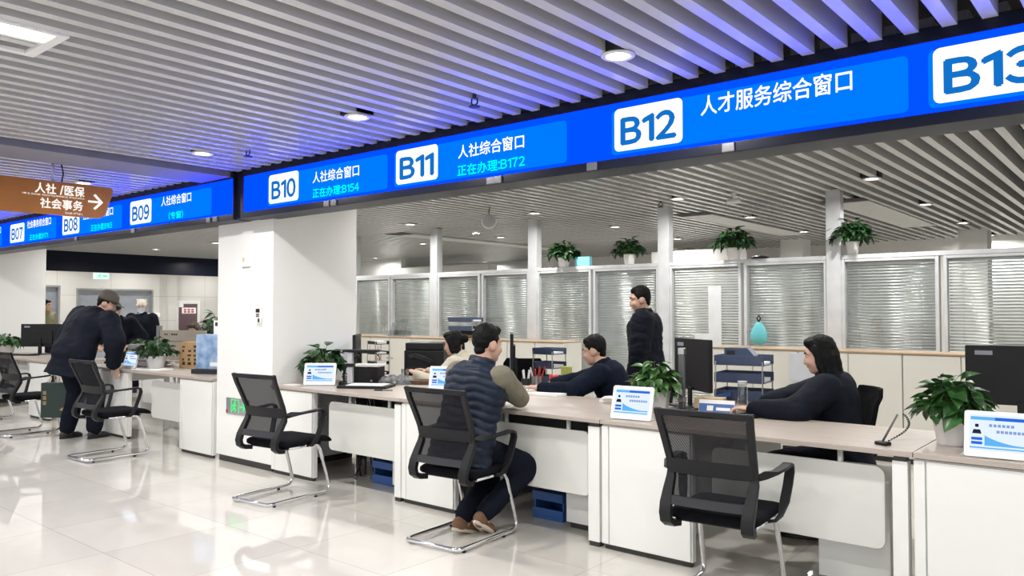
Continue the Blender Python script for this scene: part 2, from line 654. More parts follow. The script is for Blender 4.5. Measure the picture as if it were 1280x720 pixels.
for i, (a, b) in enumerate(((-10.62, -8.67), (-8.67, -6.74))):
    up = struct('window_%d' % (13 + i), MB().box((a + 0.08, PY - 0.004, TZ + 0.045), (b - 0.08, PY + 0.004, CZ)), GLASS)

# ================================================================== LED DISPLAYS
LEDBG = led('led_deep_blue', (0.0, 0.0150, 1.0), LED_K)
LEDPN = led('led_light_blue', (0.0, 0.034, 1.0), LED_K)
LEDWH = emis('led_white', (1, 1, 1), 1.15)
LEDNUM = emis('led_number_blue', (0.006, 0.16, 0.56), 1.0)
LEDCY = emis('led_cyan', (0.0, 0.85, 0.85), 1.3)


def led_band(label, x0, x1, cells, cutl=None):
    t = thing('led_display', label, 'LED display', (x0, 3.9, 2.28))
    w_ = x1 - x0
    hb = MB().box((0, 0.012, 0.0), (w_, 0.25, 0.445))
    hb.box((0, 0, 0), (w_, 0.012, 0.055)).box((0, 0, 0.377), (w_, 0.012, 0.445))
    hb.box((0, 0, 0.055), (0.012, 0.012, 0.377)).box((w_ - 0.012, 0, 0.055), (w_, 0.012, 0.377))
    hb.build('housing', NAVYBLK, t, bevel=0.003)
    MB().box((0.012, 0.004, 0.055), (w_ - 0.012, 0.013, 0.377)).build('screen', LEDBG, t)
    M = frameM((-x0, 0.002, -2.28), (1, 0, 0), (0, 0, 1))
    for no, bx0, bx1, px1, title, tx0, tx1, tz0, tz1, stat, sx0, sx1 in cells:
        pn = MB().prism(rrect(bx0 - 0.02 - x0, 0.075, min(px1, x1 - 0.02) - x0, 0.335, 0.025), (0, 0.002, 0), (1, 0, 0), (0, 0, 1), (0, 0.003, 0)).build('window_panel', LEDPN, t)
        if bx0 < x1 - 0.3:
            pl = MB().prism(rrect(bx0 - x0, 0.092, bx1 - x0, 0.34, 0.03), (0, 0.0005, 0), (1, 0, 0), (0, 0, 1), (0, 0.0014, 0)).build('number_plate', LEDWH, pn)
            ww = bx1 - bx0
            text_mesh(no, 'numeral', bx0 + ww * 0.11, 2.41, bx1 - ww * 0.10, 2.56, M, LEDNUM, pn, 0.034, 0.003, True)
        text_mesh(title, 'window_title', tx0, tz0, tx1, tz1, M, LEDWH, pn, 0.014, 0.003)
        if stat:
            text_mesh(stat, 'queue_status', sx0, 2.368, sx1, 2.442, M, LEDCY, pn, 0.018, 0.003)
    return t


S = '综合窗口'
main = led_band('long blue LED display above the near counters, windows B10 to B13', -6.40, 1.2, [
    ('B10', -5.99, -5.56, -4.45, '人社' + S, -5.36, -4.775, 2.488, 2.578, '正在办理:B154', -5.36, -4.775),
    ('B11', -4.353, -3.92, -2.81, '人社' + S, -3.72, -3.142, 2.488, 2.578, '正在办理:B172', -3.727, -3.136),
    ('B12', -2.465, -2.028, -0.893, '人才服务' + S, -1.917, -1.137, 2.497, 2.602, None, 0, 0),
    ('B13', -0.79, -0.345, 0.75, '人才服务' + S, -0.2, 0.58, 2.497, 2.602, None, 0, 0)])
left = led_band('long blue LED display on the left beyond the beam, windows B07 to B09', -16.2, -6.56, [
    ('B06', -13.98, -13.48, -12.52, '社会事务' + S, -13.36, -12.56, 2.53, 2.63, '正在办理:B166', -13.28, -12.68),
    ('B07', -12.19, -11.68, -10.62, '社会事务' + S, -11.57, -10.78, 2.53, 2.63, '正在办理:B171', -11.48, -10.87),
    ('B08', -10.42, -9.93, -8.82, '社会事务' + S, -9.83, -9.03, 2.515, 2.61, '正在办理:B165', -9.6, -9.05),
    ('B09', -8.61, -8.135, -6.945, '人社' + S, -7.915, -7.318, 2.515, 2.61, '(专窗)', -7.76, -7.47)])
CLIP = mat('clip_grey', (0.14, 0.14, 0.15), 0.4, 0.3)
for par, xs in ((main, (-5.17, -5.08, -3.42, -3.36, -2.62, -1.76)), (left, (-8.53, -6.98, -6.86, -10.0))):
    for xx in xs:
        MB().box((xx - par.location.x - 0.035, -0.012, 0.002), (xx - par.location.x + 0.035, 0.06, 0.05)).build('mounting_clip', CLIP, par, bevel=0.004)
# black joint between the two bands (part of the building fascia)
struct('trim_3', MB().box((-6.56, 3.93, 2.285), (-6.40, 4.09, 2.72)), NAVYBLK)

# ================================================================== HANGING BROWN SIGN
BROWN = mat('brown_sign', (0.40, 0.155, 0.03), 0.55, 0, 0.3, 0.16, 1.2)
SIGNW = emis('sign_white_letters', (1, 0.97, 0.93), 1.0)
sg = thing('hanging_sign', 'brown hanging direction sign with white lettering and an arrow', 'sign', (-7.3, 2.0, 2.27))
MB().prism([(p - (0.085 * (1 - q / 0.285) if p > 0 else 0), q) for p, q in rrect(-1.0, 0, 1.165, 0.285, 0.05)], (0, 0, 0), (0, 1, 0), (0, 0, 1), (-0.06, 0, 0)).build('sign_board', BROWN, sg, bevel=0.004)
M = frameM((0, -2.0, 0), (0, 1, 0), (0, 0, 1))
text_mesh('人社 /医保', 'sign_lettering', 2.513, 0.172, 2.905, 0.258, M, SIGNW, sg, 0.022, 0.003)
text_mesh('HR & Social Security/Medical Insurance', 'sign_lettering', 2.42, 0.148, 2.905, 0.166, M, SIGNW, sg, 0.012, 0.003)
text_mesh('社会事务', 'sign_lettering', 2.555, 0.048, 2.893, 0.134, M, SIGNW, sg, 0.022, 0.003)
text_mesh('Social Affairs', 'sign_lettering', 2.75, 0.014, 2.893, 0.032, M, SIGNW, sg, 0.012, 0.003)
ar = MB()
ar.prism([(2.938, 0.132), (3.05, 0.132), (3.05, 0.150), (2.938, 0.150)], (0.0005, -2, 0), (0, 1, 0), (0, 0, 1), (0.003, 0, 0))
for s_ in (1, -1):
    ar.prism([(3.065, 0.141), (2.998, 0.141 + s_ * 0.07), (2.981, 0.141 + s_ * 0.058), (3.042, 0.141 - s_ * 0.004)], (0.0005, -2, 0), (0, 1, 0), (0, 0, 1), (0.003, 0, 0))
ar.build('arrow', SIGNW, sg)
for yy in (0.66, -0.7):
    MB().cyl((-0.03, yy, 0.285), (-0.03, yy, 0.46), 0.011, n=10).build('hanger_rod', ALU, sg, smooth=True)
MB().tube([(-0.03, 0.73, 0.285), (-0.02, 0.74, 0.36), (-0.02, 0.71, 0.50)], 0.006, 6).build('power_cable', BLACKP, sg, smooth=True)

# ================================================================== CEILING FITTINGS
LENS = emis('lamp_lens', (1.0, 0.96, 0.90), 22.0)
RING = mat('lamp_ring', (0.75, 0.75, 0.74), 0.4)


def downlight_proto():
    t = thing('ceiling_light', 'x', 'ceiling light', (0, 0, CZ))
    b = MB().box((-0.088, -0.075, 0.004), (0.075, 0.075, 0.07))
    b.build('housing', GREYP, t, bevel=0.004)
    MB().lathe([(0.055, 0.0), (0.083, 0.0), (0.085, -0.006), (0.078, -0.012), (0.060, -0.010), (0.055, 0.0)], 24).build('ring', RING, t, smooth=True)
    MB().lathe([(0.001, -0.004), (0.062, -0.004), (0.062, -0.001), (0.001, -0.001)], 24).build('lens', LENS, t)
    return t


LD = bpy.data.lights.new('downlight', 'AREA')
LD.shape = 'DISK'
LD.size = 0.12
LD.energy = LAMP_W
LD.color = (1.0, 0.985, 0.955)
LD.spread = R(170)
proto = downlight_proto()
first = True
LIGHTS = [
    (-2.06, 3.295, 'recessed downlight above the B12 screen, nearest the front'),
    (-4.02, 3.267, 'recessed downlight in the slats above the B10 and B11 screen'),
    (-5.916, 3.243, 'recessed downlight just right of the grey ceiling beam'),
    (-8.186, 3.254, 'recessed downlight behind the top of the brown hanging sign'),
    (-2.147, 7.95, 'largest downlight over the right back office, nearest the display'),
    (-2.185, 10.29, 'second downlight of the row over the right end of the glass partition'),
    (-2.236, 12.81, 'third downlight of the row receding over the right end of the partition'),
    (-2.262, 15.2, 'farthest downlight of the row over the right end of the partition'),
    (-4.218, 7.987, 'downlight just right of the post behind the standing man'),
    (-4.305, 10.2, 'downlight above the plant right of the standing man'),
    (-4.442, 12.63, 'small downlight left of the tall post between two plants'),
    (-6.272, 7.997, 'downlight above the post left of the leftmost partition plant'),
    (-6.367, 10.085, 'downlight between the two left plants on the partition'),
    (-6.601, 12.49, 'small downlight close to the post behind the standing man'),
    (-8.488, 7.889, 'downlight left of the second partition post from the pillar'),
    (-8.79, 10.27, 'downlight in the middle of the bay with the round hanging disc'),
    (-9.162, 12.9, 'small downlight above the leftmost partition plant'),
    (-10.764, 10.33, 'small downlight left of the second partition post, lower in view'),
    (-14.55, 12.4, 'farthest downlight above the white inner wall by the pillar'),
    (-13.55, 15.2, 'lowest small downlight left of the third partition post'),
    (-15.98, 7.77, 'downlight under the left display, left of the white pillar'),
    (-13.6, 7.74, 'downlight under the left display, touching the white pillar'),
]
UNSEEN_LAMPS = [(x_, 5.75) for x_ in (-2.1, -4.1, -6.0, -8.3, -10.6, -13.4)] + [(-10.4, 3.25), (-12.6, 3.25), (-14.8, 3.25), (-0.1, 3.3), (-0.1, 5.75), (-0.1, 8.0), (-10.7, 7.9), (-16, 5.5), (-18.6, 7.0), (-18.6, 8.8), (-18.6, 10.8), (-17.2, 9.8)] + \
    [(x_, 1.2) for x_ in (-0.1, -2.05, -6.0, -8.2, -10.4, -12.6)] + [(x_, -1.0) for x_ in (0.5, -2.05, -4.0, -6.0, -8.2, -10.4)] + [(x_, -3.2) for x_ in (-0.1, -2.05, -4.0, -6.0)]  # unseen lamps without fixtures; the desk row and lobby group are added for brightness
for x_, y_, lb in LIGHTS + [(a, b, None) for a, b in UNSEEN_LAMPS]:
    if lb:
        o = proto if first else copy_tree(proto)
        first = False
        tag(o, lb, 'ceiling light', 'recessed ceiling downlights')
        o.location = (x_, y_, CZ - 0.002)
    lo = bpy.data.objects.new('downlight_or_unseen_lamp', LD)
    COL.objects.link(lo)
    lo.location = (x_, y_, CZ - 0.03)

# vent with lamp, top left
t = thing('air_vent', 'white louvred ceiling vent with a bright lamp strip beside it', 'air vent', (-4.07, 1.16, CZ - 0.012))
f = MB()
f.box((-0.22, -0.30, 0), (0.22, -0.25, 0.04)).box((-0.22, 0.25, 0), (0.22, 0.30, 0.04)).box((-0.22, -0.25, 0), (-0.18, 0.25, 0.04)).box((0.19, -0.25, 0), (0.22, 0.25, 0.04)).box((0.02, -0.25, 0), (0.05, 0.25, 0.04))
f.build('frame', RING, t, bevel=0.003)
lv = MB()
for i in range(9):
    M = Matrix.Translation((-0.17 + i * 0.022, 0, 0.018)) @ Matrix.Rotation(R(40), 4, 'Y')
    lv.box((-0.009, -0.25, -0.001), (0.009, 0.25, 0.001), 0, M)
lv.build('louvres', ALU, t)
MB().box((-0.18, -0.25, 0.05), (0.19, 0.25, 0.1)).build('duct', VOID, t)
MB().box((0.06, -0.24, 0.004), (0.18, 0.22, 0.02)).build('lamp_strip', LENS, t, bevel=0.004)
la = bpy.data.objects.new('vent_lamp', LD)
COL.objects.link(la)
la.location = (-3.95, 1.16, CZ - 0.04)

# small ceiling devices
def sprinkler(loc, label):
    t = thing('sprinkler', label, 'sprinkler', loc, 0, 'ceiling sprinklers')
    MB().cyl((0, 0, 0), (0, 0, 0.10), 0.012, n=8).build('pipe', GREYP, t, smooth=True)
    b = MB().tube([(-0.022, 0, 0.0), (-0.024, 0, -0.03), (0, 0, -0.045), (0.024, 0, -0.03), (0.022, 0, 0)], 0.005, 6)
    b.lathe([(0.001, -0.052), (0.034, -0.052), (0.034, -0.047), (0.001, -0.047)], 10)
    b.build('deflector', GREYP, t)
sprinkler((-3.148, 3.438, CZ - 0.0), 'small dark sprinkler head in the slats above the B11 screen')
sprinkler((-5.551, 3.424, CZ - 0.0), 'small dark sprinkler head in the slats above the B10 screen')
sprinkler((-4.55, 8.2, CZ), 'small dark sprinkler head near the top of the post behind the standing man')
t = thing('ceiling_speaker', 'round grey disc speaker hanging under the slats by the B11 screen', 'speaker', (-6.35, 7.2, 2.53))
MB().cyl((0, 0.0, 0), (0.04, -0.05, 0), 0.078, n=28).build('grille', mat('grille_grey', (0.42, 0.42, 0.41), 0.7), t, bevel=0.004)
r_ = MB()
d0 = V((0.04, -0.05, 0)).normalized()
sd = V((0, 0, 1)).cross(d0)
r_.tube([V((0.025, -0.03, 0)) + (sd * math.cos(2 * PI * k_ / 28) + V((0, 0, 1)) * math.sin(2 * PI * k_ / 28)) * 0.082 for k_ in range(28)], 0.010, 8, closed=True)
r_.build('rim', RING, t, smooth=True)
MB().tube([(0, 0, 0.08), (0.0, 0.0, 0.13), (0.015, 0, 0.19)], 0.006, 6).build('cable', BLACKP, t)
t = thing('security_camera', 'small white bullet camera under the slats above the right plant', 'camera', (-3.559, 8.0, CZ - 0.09))
MB().cyl((0, 0, 0.05), (0, 0, 0.09), 0.03, n=14).build('base', RING, t)
MB().cyl((0, 0, 0.02), (0, 0, 0.05), 0.01, n=8).build('bracket', RING, t)
b = MB().cyl((-0.07, -0.03, -0.01), (0.06, 0.03, 0.01), 0.03, n=14)
b.build('body', RING, t, smooth=False, bevel=0.004)
MB().cyl((-0.074, -0.032, -0.011), (-0.07, -0.03, -0.01), 0.022, n=14).build('lens', BLACKP, t)
for (x0, y0, x1, y1, lb) in ((-4.95, 9.55, -4.55, 13.0, 'long pale ceiling panel over the plant right of the standing man'), (-3.05, 9.5, -2.6, 12.9, 'pale ceiling panel right of the tall post, beside the downlight row'),
                             (-9.9, 8.9, -9.5, 13.5, 'long pale ceiling panel over the second bay from the pillar')):
    t = thing('ceiling_panel', lb, 'ceiling panel', (x0, y0, CZ - 0.014), 0, 'pale ceiling panels')
    MB().box((0, 0, 0), (x1 - x0, y1 - y0, 0.012)).build('panel', mat('panel_grey', (0.60, 0.60, 0.585), 0.5), t, bevel=0.002)
    MB().box((-0.03, -0.25, 0.008), (x1 - x0, -0.01, 0.013)).build('dark_slot', VOID, t)
# exit sign hanging at the lobby, exit sign low on the pillar
EXG = emis('exit_green', (0.05, 0.9, 0.35), 1.2)
EXW = emis('exit_pale', (0.75, 1.0, 0.85), 1.1)


def running_man(M, par, h, m):
    """simple escape pictogram: figure and door"""
    def P_(x_, y_):
        return M @ V((x_ * h, y_ * h, 0.002))
    b = MB()
    n_ = (M.to_3x3() @ V((0, 0, 1))).normalized() * 0.0012
    def bar(p, q, w_):
        p, q = V(p), V(q)
        d = (q - p).normalized()
        s_ = V((-d.y, d.x)) * w_ / 2
        b.rings([[P_(*(p + s_)), P_(*(p - s_)), P_(*(q - s_)), P_(*(q + s_))], [P_(*(p + s_)) + n_, P_(*(p - s_)) + n_, P_(*(q - s_)) + n_, P_(*(q + s_)) + n_]])
    b.rings([[P_(0.56 + 0.09 * math.cos(k_ * PI / 5), 0.85 + 0.09 * math.sin(k_ * PI / 5)) + n_ * e for k_ in range(10)] for e in (0, 1)])
    bar((0.50, 0.75), (0.42, 0.42), 0.17)
    bar((0.52, 0.70), (0.74, 0.52), 0.08)
    bar((0.48, 0.70), (0.26, 0.60), 0.08)
    bar((0.26, 0.62), (0.20, 0.44), 0.08)
    bar((0.42, 0.42), (0.64, 0.26), 0.10)
    bar((0.64, 0.28), (0.60, 0.04), 0.09)
    bar((0.40, 0.44), (0.28, 0.20), 0.10)
    bar((0.28, 0.21), (0.06, 0.16), 0.09)
    b.build('running_figure', m, par)


t = thing('exit_sign', 'lit green exit sign hanging in front of the far lobby wall', 'exit sign', (-18.6, 7.8, 2.16), R(90))
MB().box((-0.17, 0, 0), (0.17, 0.03, 0.14)).build('body', EXW, t, bevel=0.003)
M = frameM((-0.10, -0.001, 0.01), (1, 0, 0), (0, 0, 1))
running_man(M, t, 0.12, EXG)
MB().box((0.03, -0.003, 0.055), (0.13, 0, 0.085)).build('arrow', EXG, t)
MB().cyl((0, 0.015, 0.14), (0, 0.015, 0.55), 0.008, n=8).build('hanger_rod', STEEL, t)
t = thing('exit_sign', 'low grey exit plate with green running figure on the white pillar', 'exit sign', (-6.76, 4.09, 0.465))
MB().box((-0.195, -0.008, 0), (0.195, 0, 0.155)).build('plate', STEEL, t, bevel=0.002)
EXN = emis('exit_neon', (0.06, 0.85, 0.22), 1.3)
M = frameM((-0.10, -0.0085, 0.02), (1, 0, 0), (0, 0, 1))
running_man(M, t, 0.115, EXN)
fr = MB()
for a in ((-0.105, 0.015, -0.098, 0.14), (0.022, 0.015, 0.029, 0.14), (-0.105, 0.134, 0.029, 0.141)):
    fr.box((a[0], -0.0105, a[1]), (a[2], -0.0085, a[3]))
fr.build('door_outline', EXN, t)
aw = MB().box((0.05, -0.0105, 0.07), (0.12, -0.0085, 0.085))
for s_ in (1, -1):
    aw.prism([(0.145, 0.0775), (0.105, 0.0775 + s_ * 0.04), (0.095, 0.0775 + s_ * 0.03), (0.127, 0.0775)], (0, -0.0105, 0), (1, 0, 0), (0, 0, 1), (0, 0.002, 0))
aw.build('arrow', EXN, t)
MB().box((-0.19, -0.012, 0.012), (-0.165, -0.008, 0.04)).build('indicator', mat('red_brown', (0.25, 0.06, 0.03), 0.4), t)
# pillar fittings
t = thing('card_reader', 'small white card reader with a dark display on the white pillar', 'card reader', (-6.41, 4.09, 1.33))
MB().prism(rrect(-0.042, 0, 0.042, 0.145, 0.012), (0, -0.022, 0), (1, 0, 0), (0, 0, 1), (0, 0.022, 0)).build('body', POTW, t, bevel=0.004)
MB().box((-0.03, -0.024, 0.10), (0.03, -0.022, 0.135)).build('display', BLACKP, t)
kp = MB()
for i in range(3):
    for j in range(2):
        kp.box((-0.024 + i * 0.017, -0.0245, 0.06 + j * 0.017), (-0.012 + i * 0.017, -0.022, 0.072 + j * 0.017))
kp.build('keypad', GREYP, t)
MB().box((0.006, -0.026, 0.012), (0.03, -0.022, 0.046)).build('sensor', BLACKP, t)
t = thing('notice_sticker', 'small white sticker with a yellow mark high on the pillar', 'sticker', (-6.64, 4.09, 1.86))
MB().box((-0.085, -0.003, 0), (0.085, 0, 0.11)).build('sheet', PAPER, t)
MB().box((-0.06, -0.0042, 0.05), (-0.03, -0.003, 0.085)).build('yellow_mark', mat('yellow_mark', (0.7, 0.5, 0.12), 0.6), t)
MB().box((-0.06, -0.0042, -0.012), (0.07, 0.0, 0.0)).build('holder', STEEL, t)
# lobby notice poster and plate
t = thing('poster_board', 'white framed dark poster with a white label on the lobby wall', 'poster', (-19.5, 10.33, 0.75))
MB().box((0, -0.33, 0), (0.03, 0.33, 0.95)).build('frame', POTW, t, bevel=0.005)
MB().box((0.03, -0.25, 0.05), (0.034, 0.25, 0.87)).build('poster', mat('poster_plum', (0.12, 0.075, 0.085), 0.4), t)
MB().box((0.034, -0.17, 0.62), (0.037, 0.21, 0.77)).build('label_plate', PAPER, t)
gl = MB()
for i in range(3):
    for j in range(2):
        gl.box((0.037, -0.12 + i * 0.1, 0.64 + j * 0.06), (0.038, -0.05 + i * 0.1, 0.685 + j * 0.055))
gl.build('red_lettering', mat('red_ink', (0.45, 0.05, 0.06), 0.6), t)
MB().box((0.034, -0.26, 0.78), (0.036, -0.13, 0.88)).build('corner_label', PAPER, t)
t = thing('wall_plate', 'small white plate on the lobby wall behind the masked person', 'plate', (-19.5, 9.3, 1.28))
MB().box((0, 0, 0), (0.02, 0.30, 0.11)).build('plate', PAPER, t, bevel=0.003)

# ================================================================== SERVICE DESKS
DZ0, DZ1 = 0.757, 0.783
DKP = mat('dark_liner', (0.04, 0.04, 0.043), 0.6)
PANEL = mat('frost_panel', (0.66, 0.66, 0.62), 0.25, 0, 0.5, 0.05, 1.2)


def pedestal(t, x0, x1, yb=4.135):
    p = MB()
    p.box((x0, 4.094, 0.028), (x1, yb, DZ0 - 0.006))
    p.box((x0 + 0.01, 4.10, 0), (x1 - 0.01, yb - 0.006, 0.028), 1)
    po = p.build('pedestal', [WHITE, KICK], t, bevel=0.003)
    MB().box((x0 + 0.055, 4.078, 0.034), (x1 - 0.008, 4.093, DZ0 - 0.012)).build('door', WHITE, po, bevel=0.003)
    MB().box((x0, 4.080, 0.034), (x0 + 0.048, 4.093, DZ0 - 0.012)).build('filler_strip', WHITE, po, bevel=0.003)
    return po


def desk(label, x0, x1, peds, panel, leg, ret, posts_, yb=4.87, back=None):
    t = thing('service_desk', label, 'desk', (0, 0, 0), 0, 'service counter desks')
    d = MB().box((x0 + 0.002, 4.068, DZ0), (x1 - 0.002, yb, DZ1))
    d.build('desktop', WOOD, t, bevel=0.002)
    if ret:
        MB().box((ret[0], yb + 0.002, DZ0), (ret[1], ret[2], DZ1)).build('return_top', WOOD, t, bevel=0.002)
        MB().box((ret[0] + 0.02, yb + 0.03, 0.0), (ret[0] + 0.045, ret[2] - 0.03, DZ0)).build('return_side', WHITE, t, bevel=0.002)
        MB().box((ret[0] + 0.045, ret[2] - 0.06, 0.0), (ret[1] - 0.02, ret[2] - 0.03, DZ0)).build('return_end', WHITE, t, bevel=0.002)
    for a, b in peds:
        pedestal(t, a, b)
        MB().box((a + 0.25, 4.135, 0.62), (a + 0.30, yb - 0.1, DZ0)).build('top_beam', ALU, t)
        MB().box((a + 0.25, yb - 0.15, 0.0), (a + 0.30, yb - 0.1, 0.62)).build('rear_leg', ALU, t)
    if back:
        MB().box((x0 + 0.02, yb - 0.09, 0.0), (back, yb - 0.07, DZ0)).build('back_panel', DKP, t)
    if leg:
        l_ = MB().box((leg[0], 4.085, 0.03), (leg[1], 4.15, DZ0 - 0.025)).box((leg[0] + 0.004, 4.09, 0), (leg[1] - 0.004, 4.145, 0.03), 1).box((leg[0] + 0.006, 4.09, DZ0 - 0.025), (leg[1] - 0.006, 4.145, DZ0), 1)
        l_.build('end_leg', [WHITE, KICK], t, bevel=0.002)
    if panel:
        a, b = panel
        MB().prism(rrect(a, 0.285, b, 0.688, 0.045), (0, 4.128, 0), (1, 0, 0), (0, 0, 1), (0, 0.018, 0)).build('modesty_panel', PANEL, t, bevel=0.003)
        for xx in posts_:
            MB().cyl((xx, 4.155, 0.60), (xx, 4.155, DZ0), 0.014, n=12).build('panel_bracket', ALU, t, smooth=True)
    return t


desk('pale wood desk with white cabinet at the right end, carrying the large plant', -0.935, 0.9, [(-0.935, -0.28)], (-0.1, 0.75), (0.83, 0.895), (-0.93, -0.3, 5.75), (0.0, 0.5))
desk('pale wood desk in front of the seated woman in black', -2.685, -0.935, [(-2.68, -2.08)], (-1.98, -1.075), (-1.03, -0.962), (-2.68, -2.22, 5.9), (-1.29, -1.78))
desk('pale wood desk where the man in the quilted vest sits', -4.485, -2.687, [(-4.48, -3.93)], (-3.70, -2.80), (-2.782, -2.70), (-4.48, -4.05, 5.9), (-2.98, -3.5), 5.06, -2.72)
desk('pale wood desk against the white pillar with the document scanner', -6.2, -4.487, [(-6.195, -5.59)], (-5.43, -4.58), (-4.565, -4.495), (-6.2, -5.62, 6.2), (-4.70, -5.18), 5.12, -4.52)
desk('pale wood desk left of the pillar with the cardboard box', -10.25, -7.205, [(-7.84, -7.21), (-9.72, -9.02)], (-8.55, -7.86), None, (-9.5, -9.0, 5.15), (-8.1,))
desk('pale wood desk at the far left with a monitor', -14.05, -11.2, [(-11.95, -11.3), (-14.0, -13.4)], (-12.85, -12.05), None, None, (-12.3, -12.6))


def drawer_unit(x0, x1, label, h=0.60, y0=4.32):
    t = thing('drawer_unit', label, 'drawer unit', (x0, y0, 0), 0, 'under-desk drawer units')
    w_ = x1 - x0
    MB().box((0, 0, 0.04), (w_, 0.42, h)).box((0.02, 0.02, 0), (w_ - 0.02, 0.40, 0.04), 1).build('body', [WHITE, KICK], t, bevel=0.004)
    for i in range(2):
        MB().box((0.01, 0.421, 0.06 + i * 0.27), (w_ - 0.01, 0.436, 0.31 + i * 0.27)).build('drawer', WHITE, t, bevel=0.003)
drawer_unit(-3.12, -2.80, 'white drawer unit under the desk of the man in the quilted vest', 0.58)
drawer_unit(-4.85, -4.58, 'white drawer unit under the desk with the document scanner', 0.58)
drawer_unit(-1.46, -1.10, 'white drawer unit under the desk of the seated woman in black', 0.58)


def crate(x, y, label):
    t = thing('storage_crate', label, 'crate', (x, y, 0), 0, 'blue crates under the desks')
    b = MB().box((-0.13, -0.13, 0.0), (0.13, 0.13, 0.02)).box((-0.13, -0.13, 0.02), (0.13, -0.115, 0.075)).box((-0.13, 0.115, 0.02), (0.13, 0.13, 0.16)).box((-0.13, -0.115, 0.02), (-0.115, 0.115, 0.16)).box((0.115, -0.115, 0.02), (0.13, 0.115, 0.16))
    b.build('body', BLUE, t, bevel=0.003)
    MB().box((-0.13, -0.135, 0.13), (0.13, -0.115, 0.19)).box((-0.13, -0.115, 0.16), (0.13, 0.13, 0.19)).build('rim', BLUE, t, bevel=0.003)
crate(-3.33, 4.52, 'blue plastic crate on the floor under the vest man\'s desk')
crate(-5.05, 4.52, 'blue plastic crate on the floor under the document scanner desk')
# tangle of cables under the pillar desk
t = thing('cable_bundle', 'tangle of black cables under the desk by the pillar', 'cables', (-5.55, 4.5, 0))
b = MB()
rc = random.Random(3)
for i in range(9):
    p = [V((rc.uniform(-.1, .1), rc.uniform(0, .2), .74))]
    for j in range(7):
        p.append(p[-1] + V((rc.uniform(-.05, .08), rc.uniform(-.04, .04), -.105)))
    b.tube([q for q in p], 0.006, 6)
b.build('cables', BLACKP, t, smooth=True)
# ================================================================== LOW CABINETS ALONG THE PARTITION
def low_cabinet(x0, x1, label, locks=True):
    t = thing('storage_cabinet', label, 'cabinet', (x0, 8.12, 0), 0, 'low cream cabinets along the partition')
    w_ = x1 - x0
    MB().box((0.002, 0.02, 0.05), (w_ - 0.002, 0.40, SZ - 0.018)).box((0.03, 0.05, 0), (w_ - 0.03, 0.38, 0.05), 1).build('body', [CREAM, KICK], t, bevel=0.003)
    MB().box((0, 0, SZ - 0.018), (w_, 0.42, SZ)).build('top', SILLW, t, bevel=0.003)
    for i in range(2):
        dr = MB().box((w_ / 2 * i + 0.006, 0.002, 0.06), (w_ / 2 * (i + 1) - 0.006, 0.019, SZ - 0.024)).build('door', CREAM, t, bevel=0.003)
        hx = w_ / 2 + (-0.05 if i == 0 else 0.05)
        MB().cyl((hx, -0.008, 0.72), (hx, 0.004, 0.72), 0.014, n=12).build('lock', STEEL, dr)
    return t
lab = ['low cream cabinet next to the white pillar', 'low cream cabinet behind the printer, second from the pillar', 'low cream cabinet behind the seated woman, under the blue trays', 'low cream cabinet behind the head of the vest man', 'low cream cabinet at the right end of the left run']
xs = [-10.55, -9.66, -8.72, -7.78, -6.84, -5.9]
for i in range(5):
    low_cabinet(xs[i], xs[i + 1], lab[i])
lab = ['low cream cabinet under the turquoise pouch', 'low cream cabinet right behind the seated woman in black', 'low cream cabinet behind the right monitor', 'low cream cabinet at the right edge of the picture']
xs = [-3.9, -2.93, -1.945, -0.96, 0.03]
for i in range(4):
    low_cabinet(xs[i], xs[i + 1], lab[i])
t = thing('hanging_key', 'dark key hanging in the cabinet lock behind the woman in black', 'key', (-2.40, 8.10, 0.66))
MB().box((-0.012, 0, 0), (0.012, 0.006, 0.05)).lathe([(0.008, 0.05), (0.02, 0.05), (0.02, 0.056), (0.008, 0.056)], 12).build('key', BLACKP, t)
t = thing('knot_ornament', 'red and brown diamond ornament hung on the cabinet by the pillar', 'ornament', (-9.45, 8.105, 0.60))
b = MB()
for r0, dy, mi in ((0.085, 0, 0), (0.05, -0.004, 1), (0.022, -0.008, 0)):
    b.prism([(0, -r0), (r0 * .62, 0), (0, r0), (-r0 * .62, 0)], (0, dy, 0.1), (1, 0, 0), (0, 0, 1), (0, 0.004, 0), mi)
b.build('knot', [mat('dark_red', (0.16, 0.03, 0.02), 0.6), PAPER], t)
MB().cyl((0, 0.005, 0.18), (0, 0.005, 0.30), 0.003, n=6).build('cord', mat('dark_red', (0.16, 0.03, 0.02)), t)
# two dark characters on the cabinet at right
t = thing('door_label', 'small pale label with two dark characters on the right cabinet', 'label', (-1.31, 8.12, 0.845))
MB().box((-0.02, -0.002, -0.02), (0.22, 0.0, 0.09)).build('sheet', PAPER, t)
b = MB()
for (a0, c0, a1, c1) in ((0.02, 0.0, 0.028, 0.07), (0.01, 0.04, 0.045, 0.048), (0.04, 0.05, 0.085, 0.058), (0.06, 0, 0.068, 0.07), (0.045, 0.025, 0.085, 0.033), (0.11, 0.0, 0.118, 0.07), (0.11, 0.062, 0.17, 0.07), (0.165, 0.01, 0.173, 0.07), (0.115, 0.03, 0.17, 0.038), (0.13, 0, 0.185, 0.008)):
    b.box((a0, -0.0035, c0), (a1, -0.002, c1))
b.build('characters', DARKINK, t)


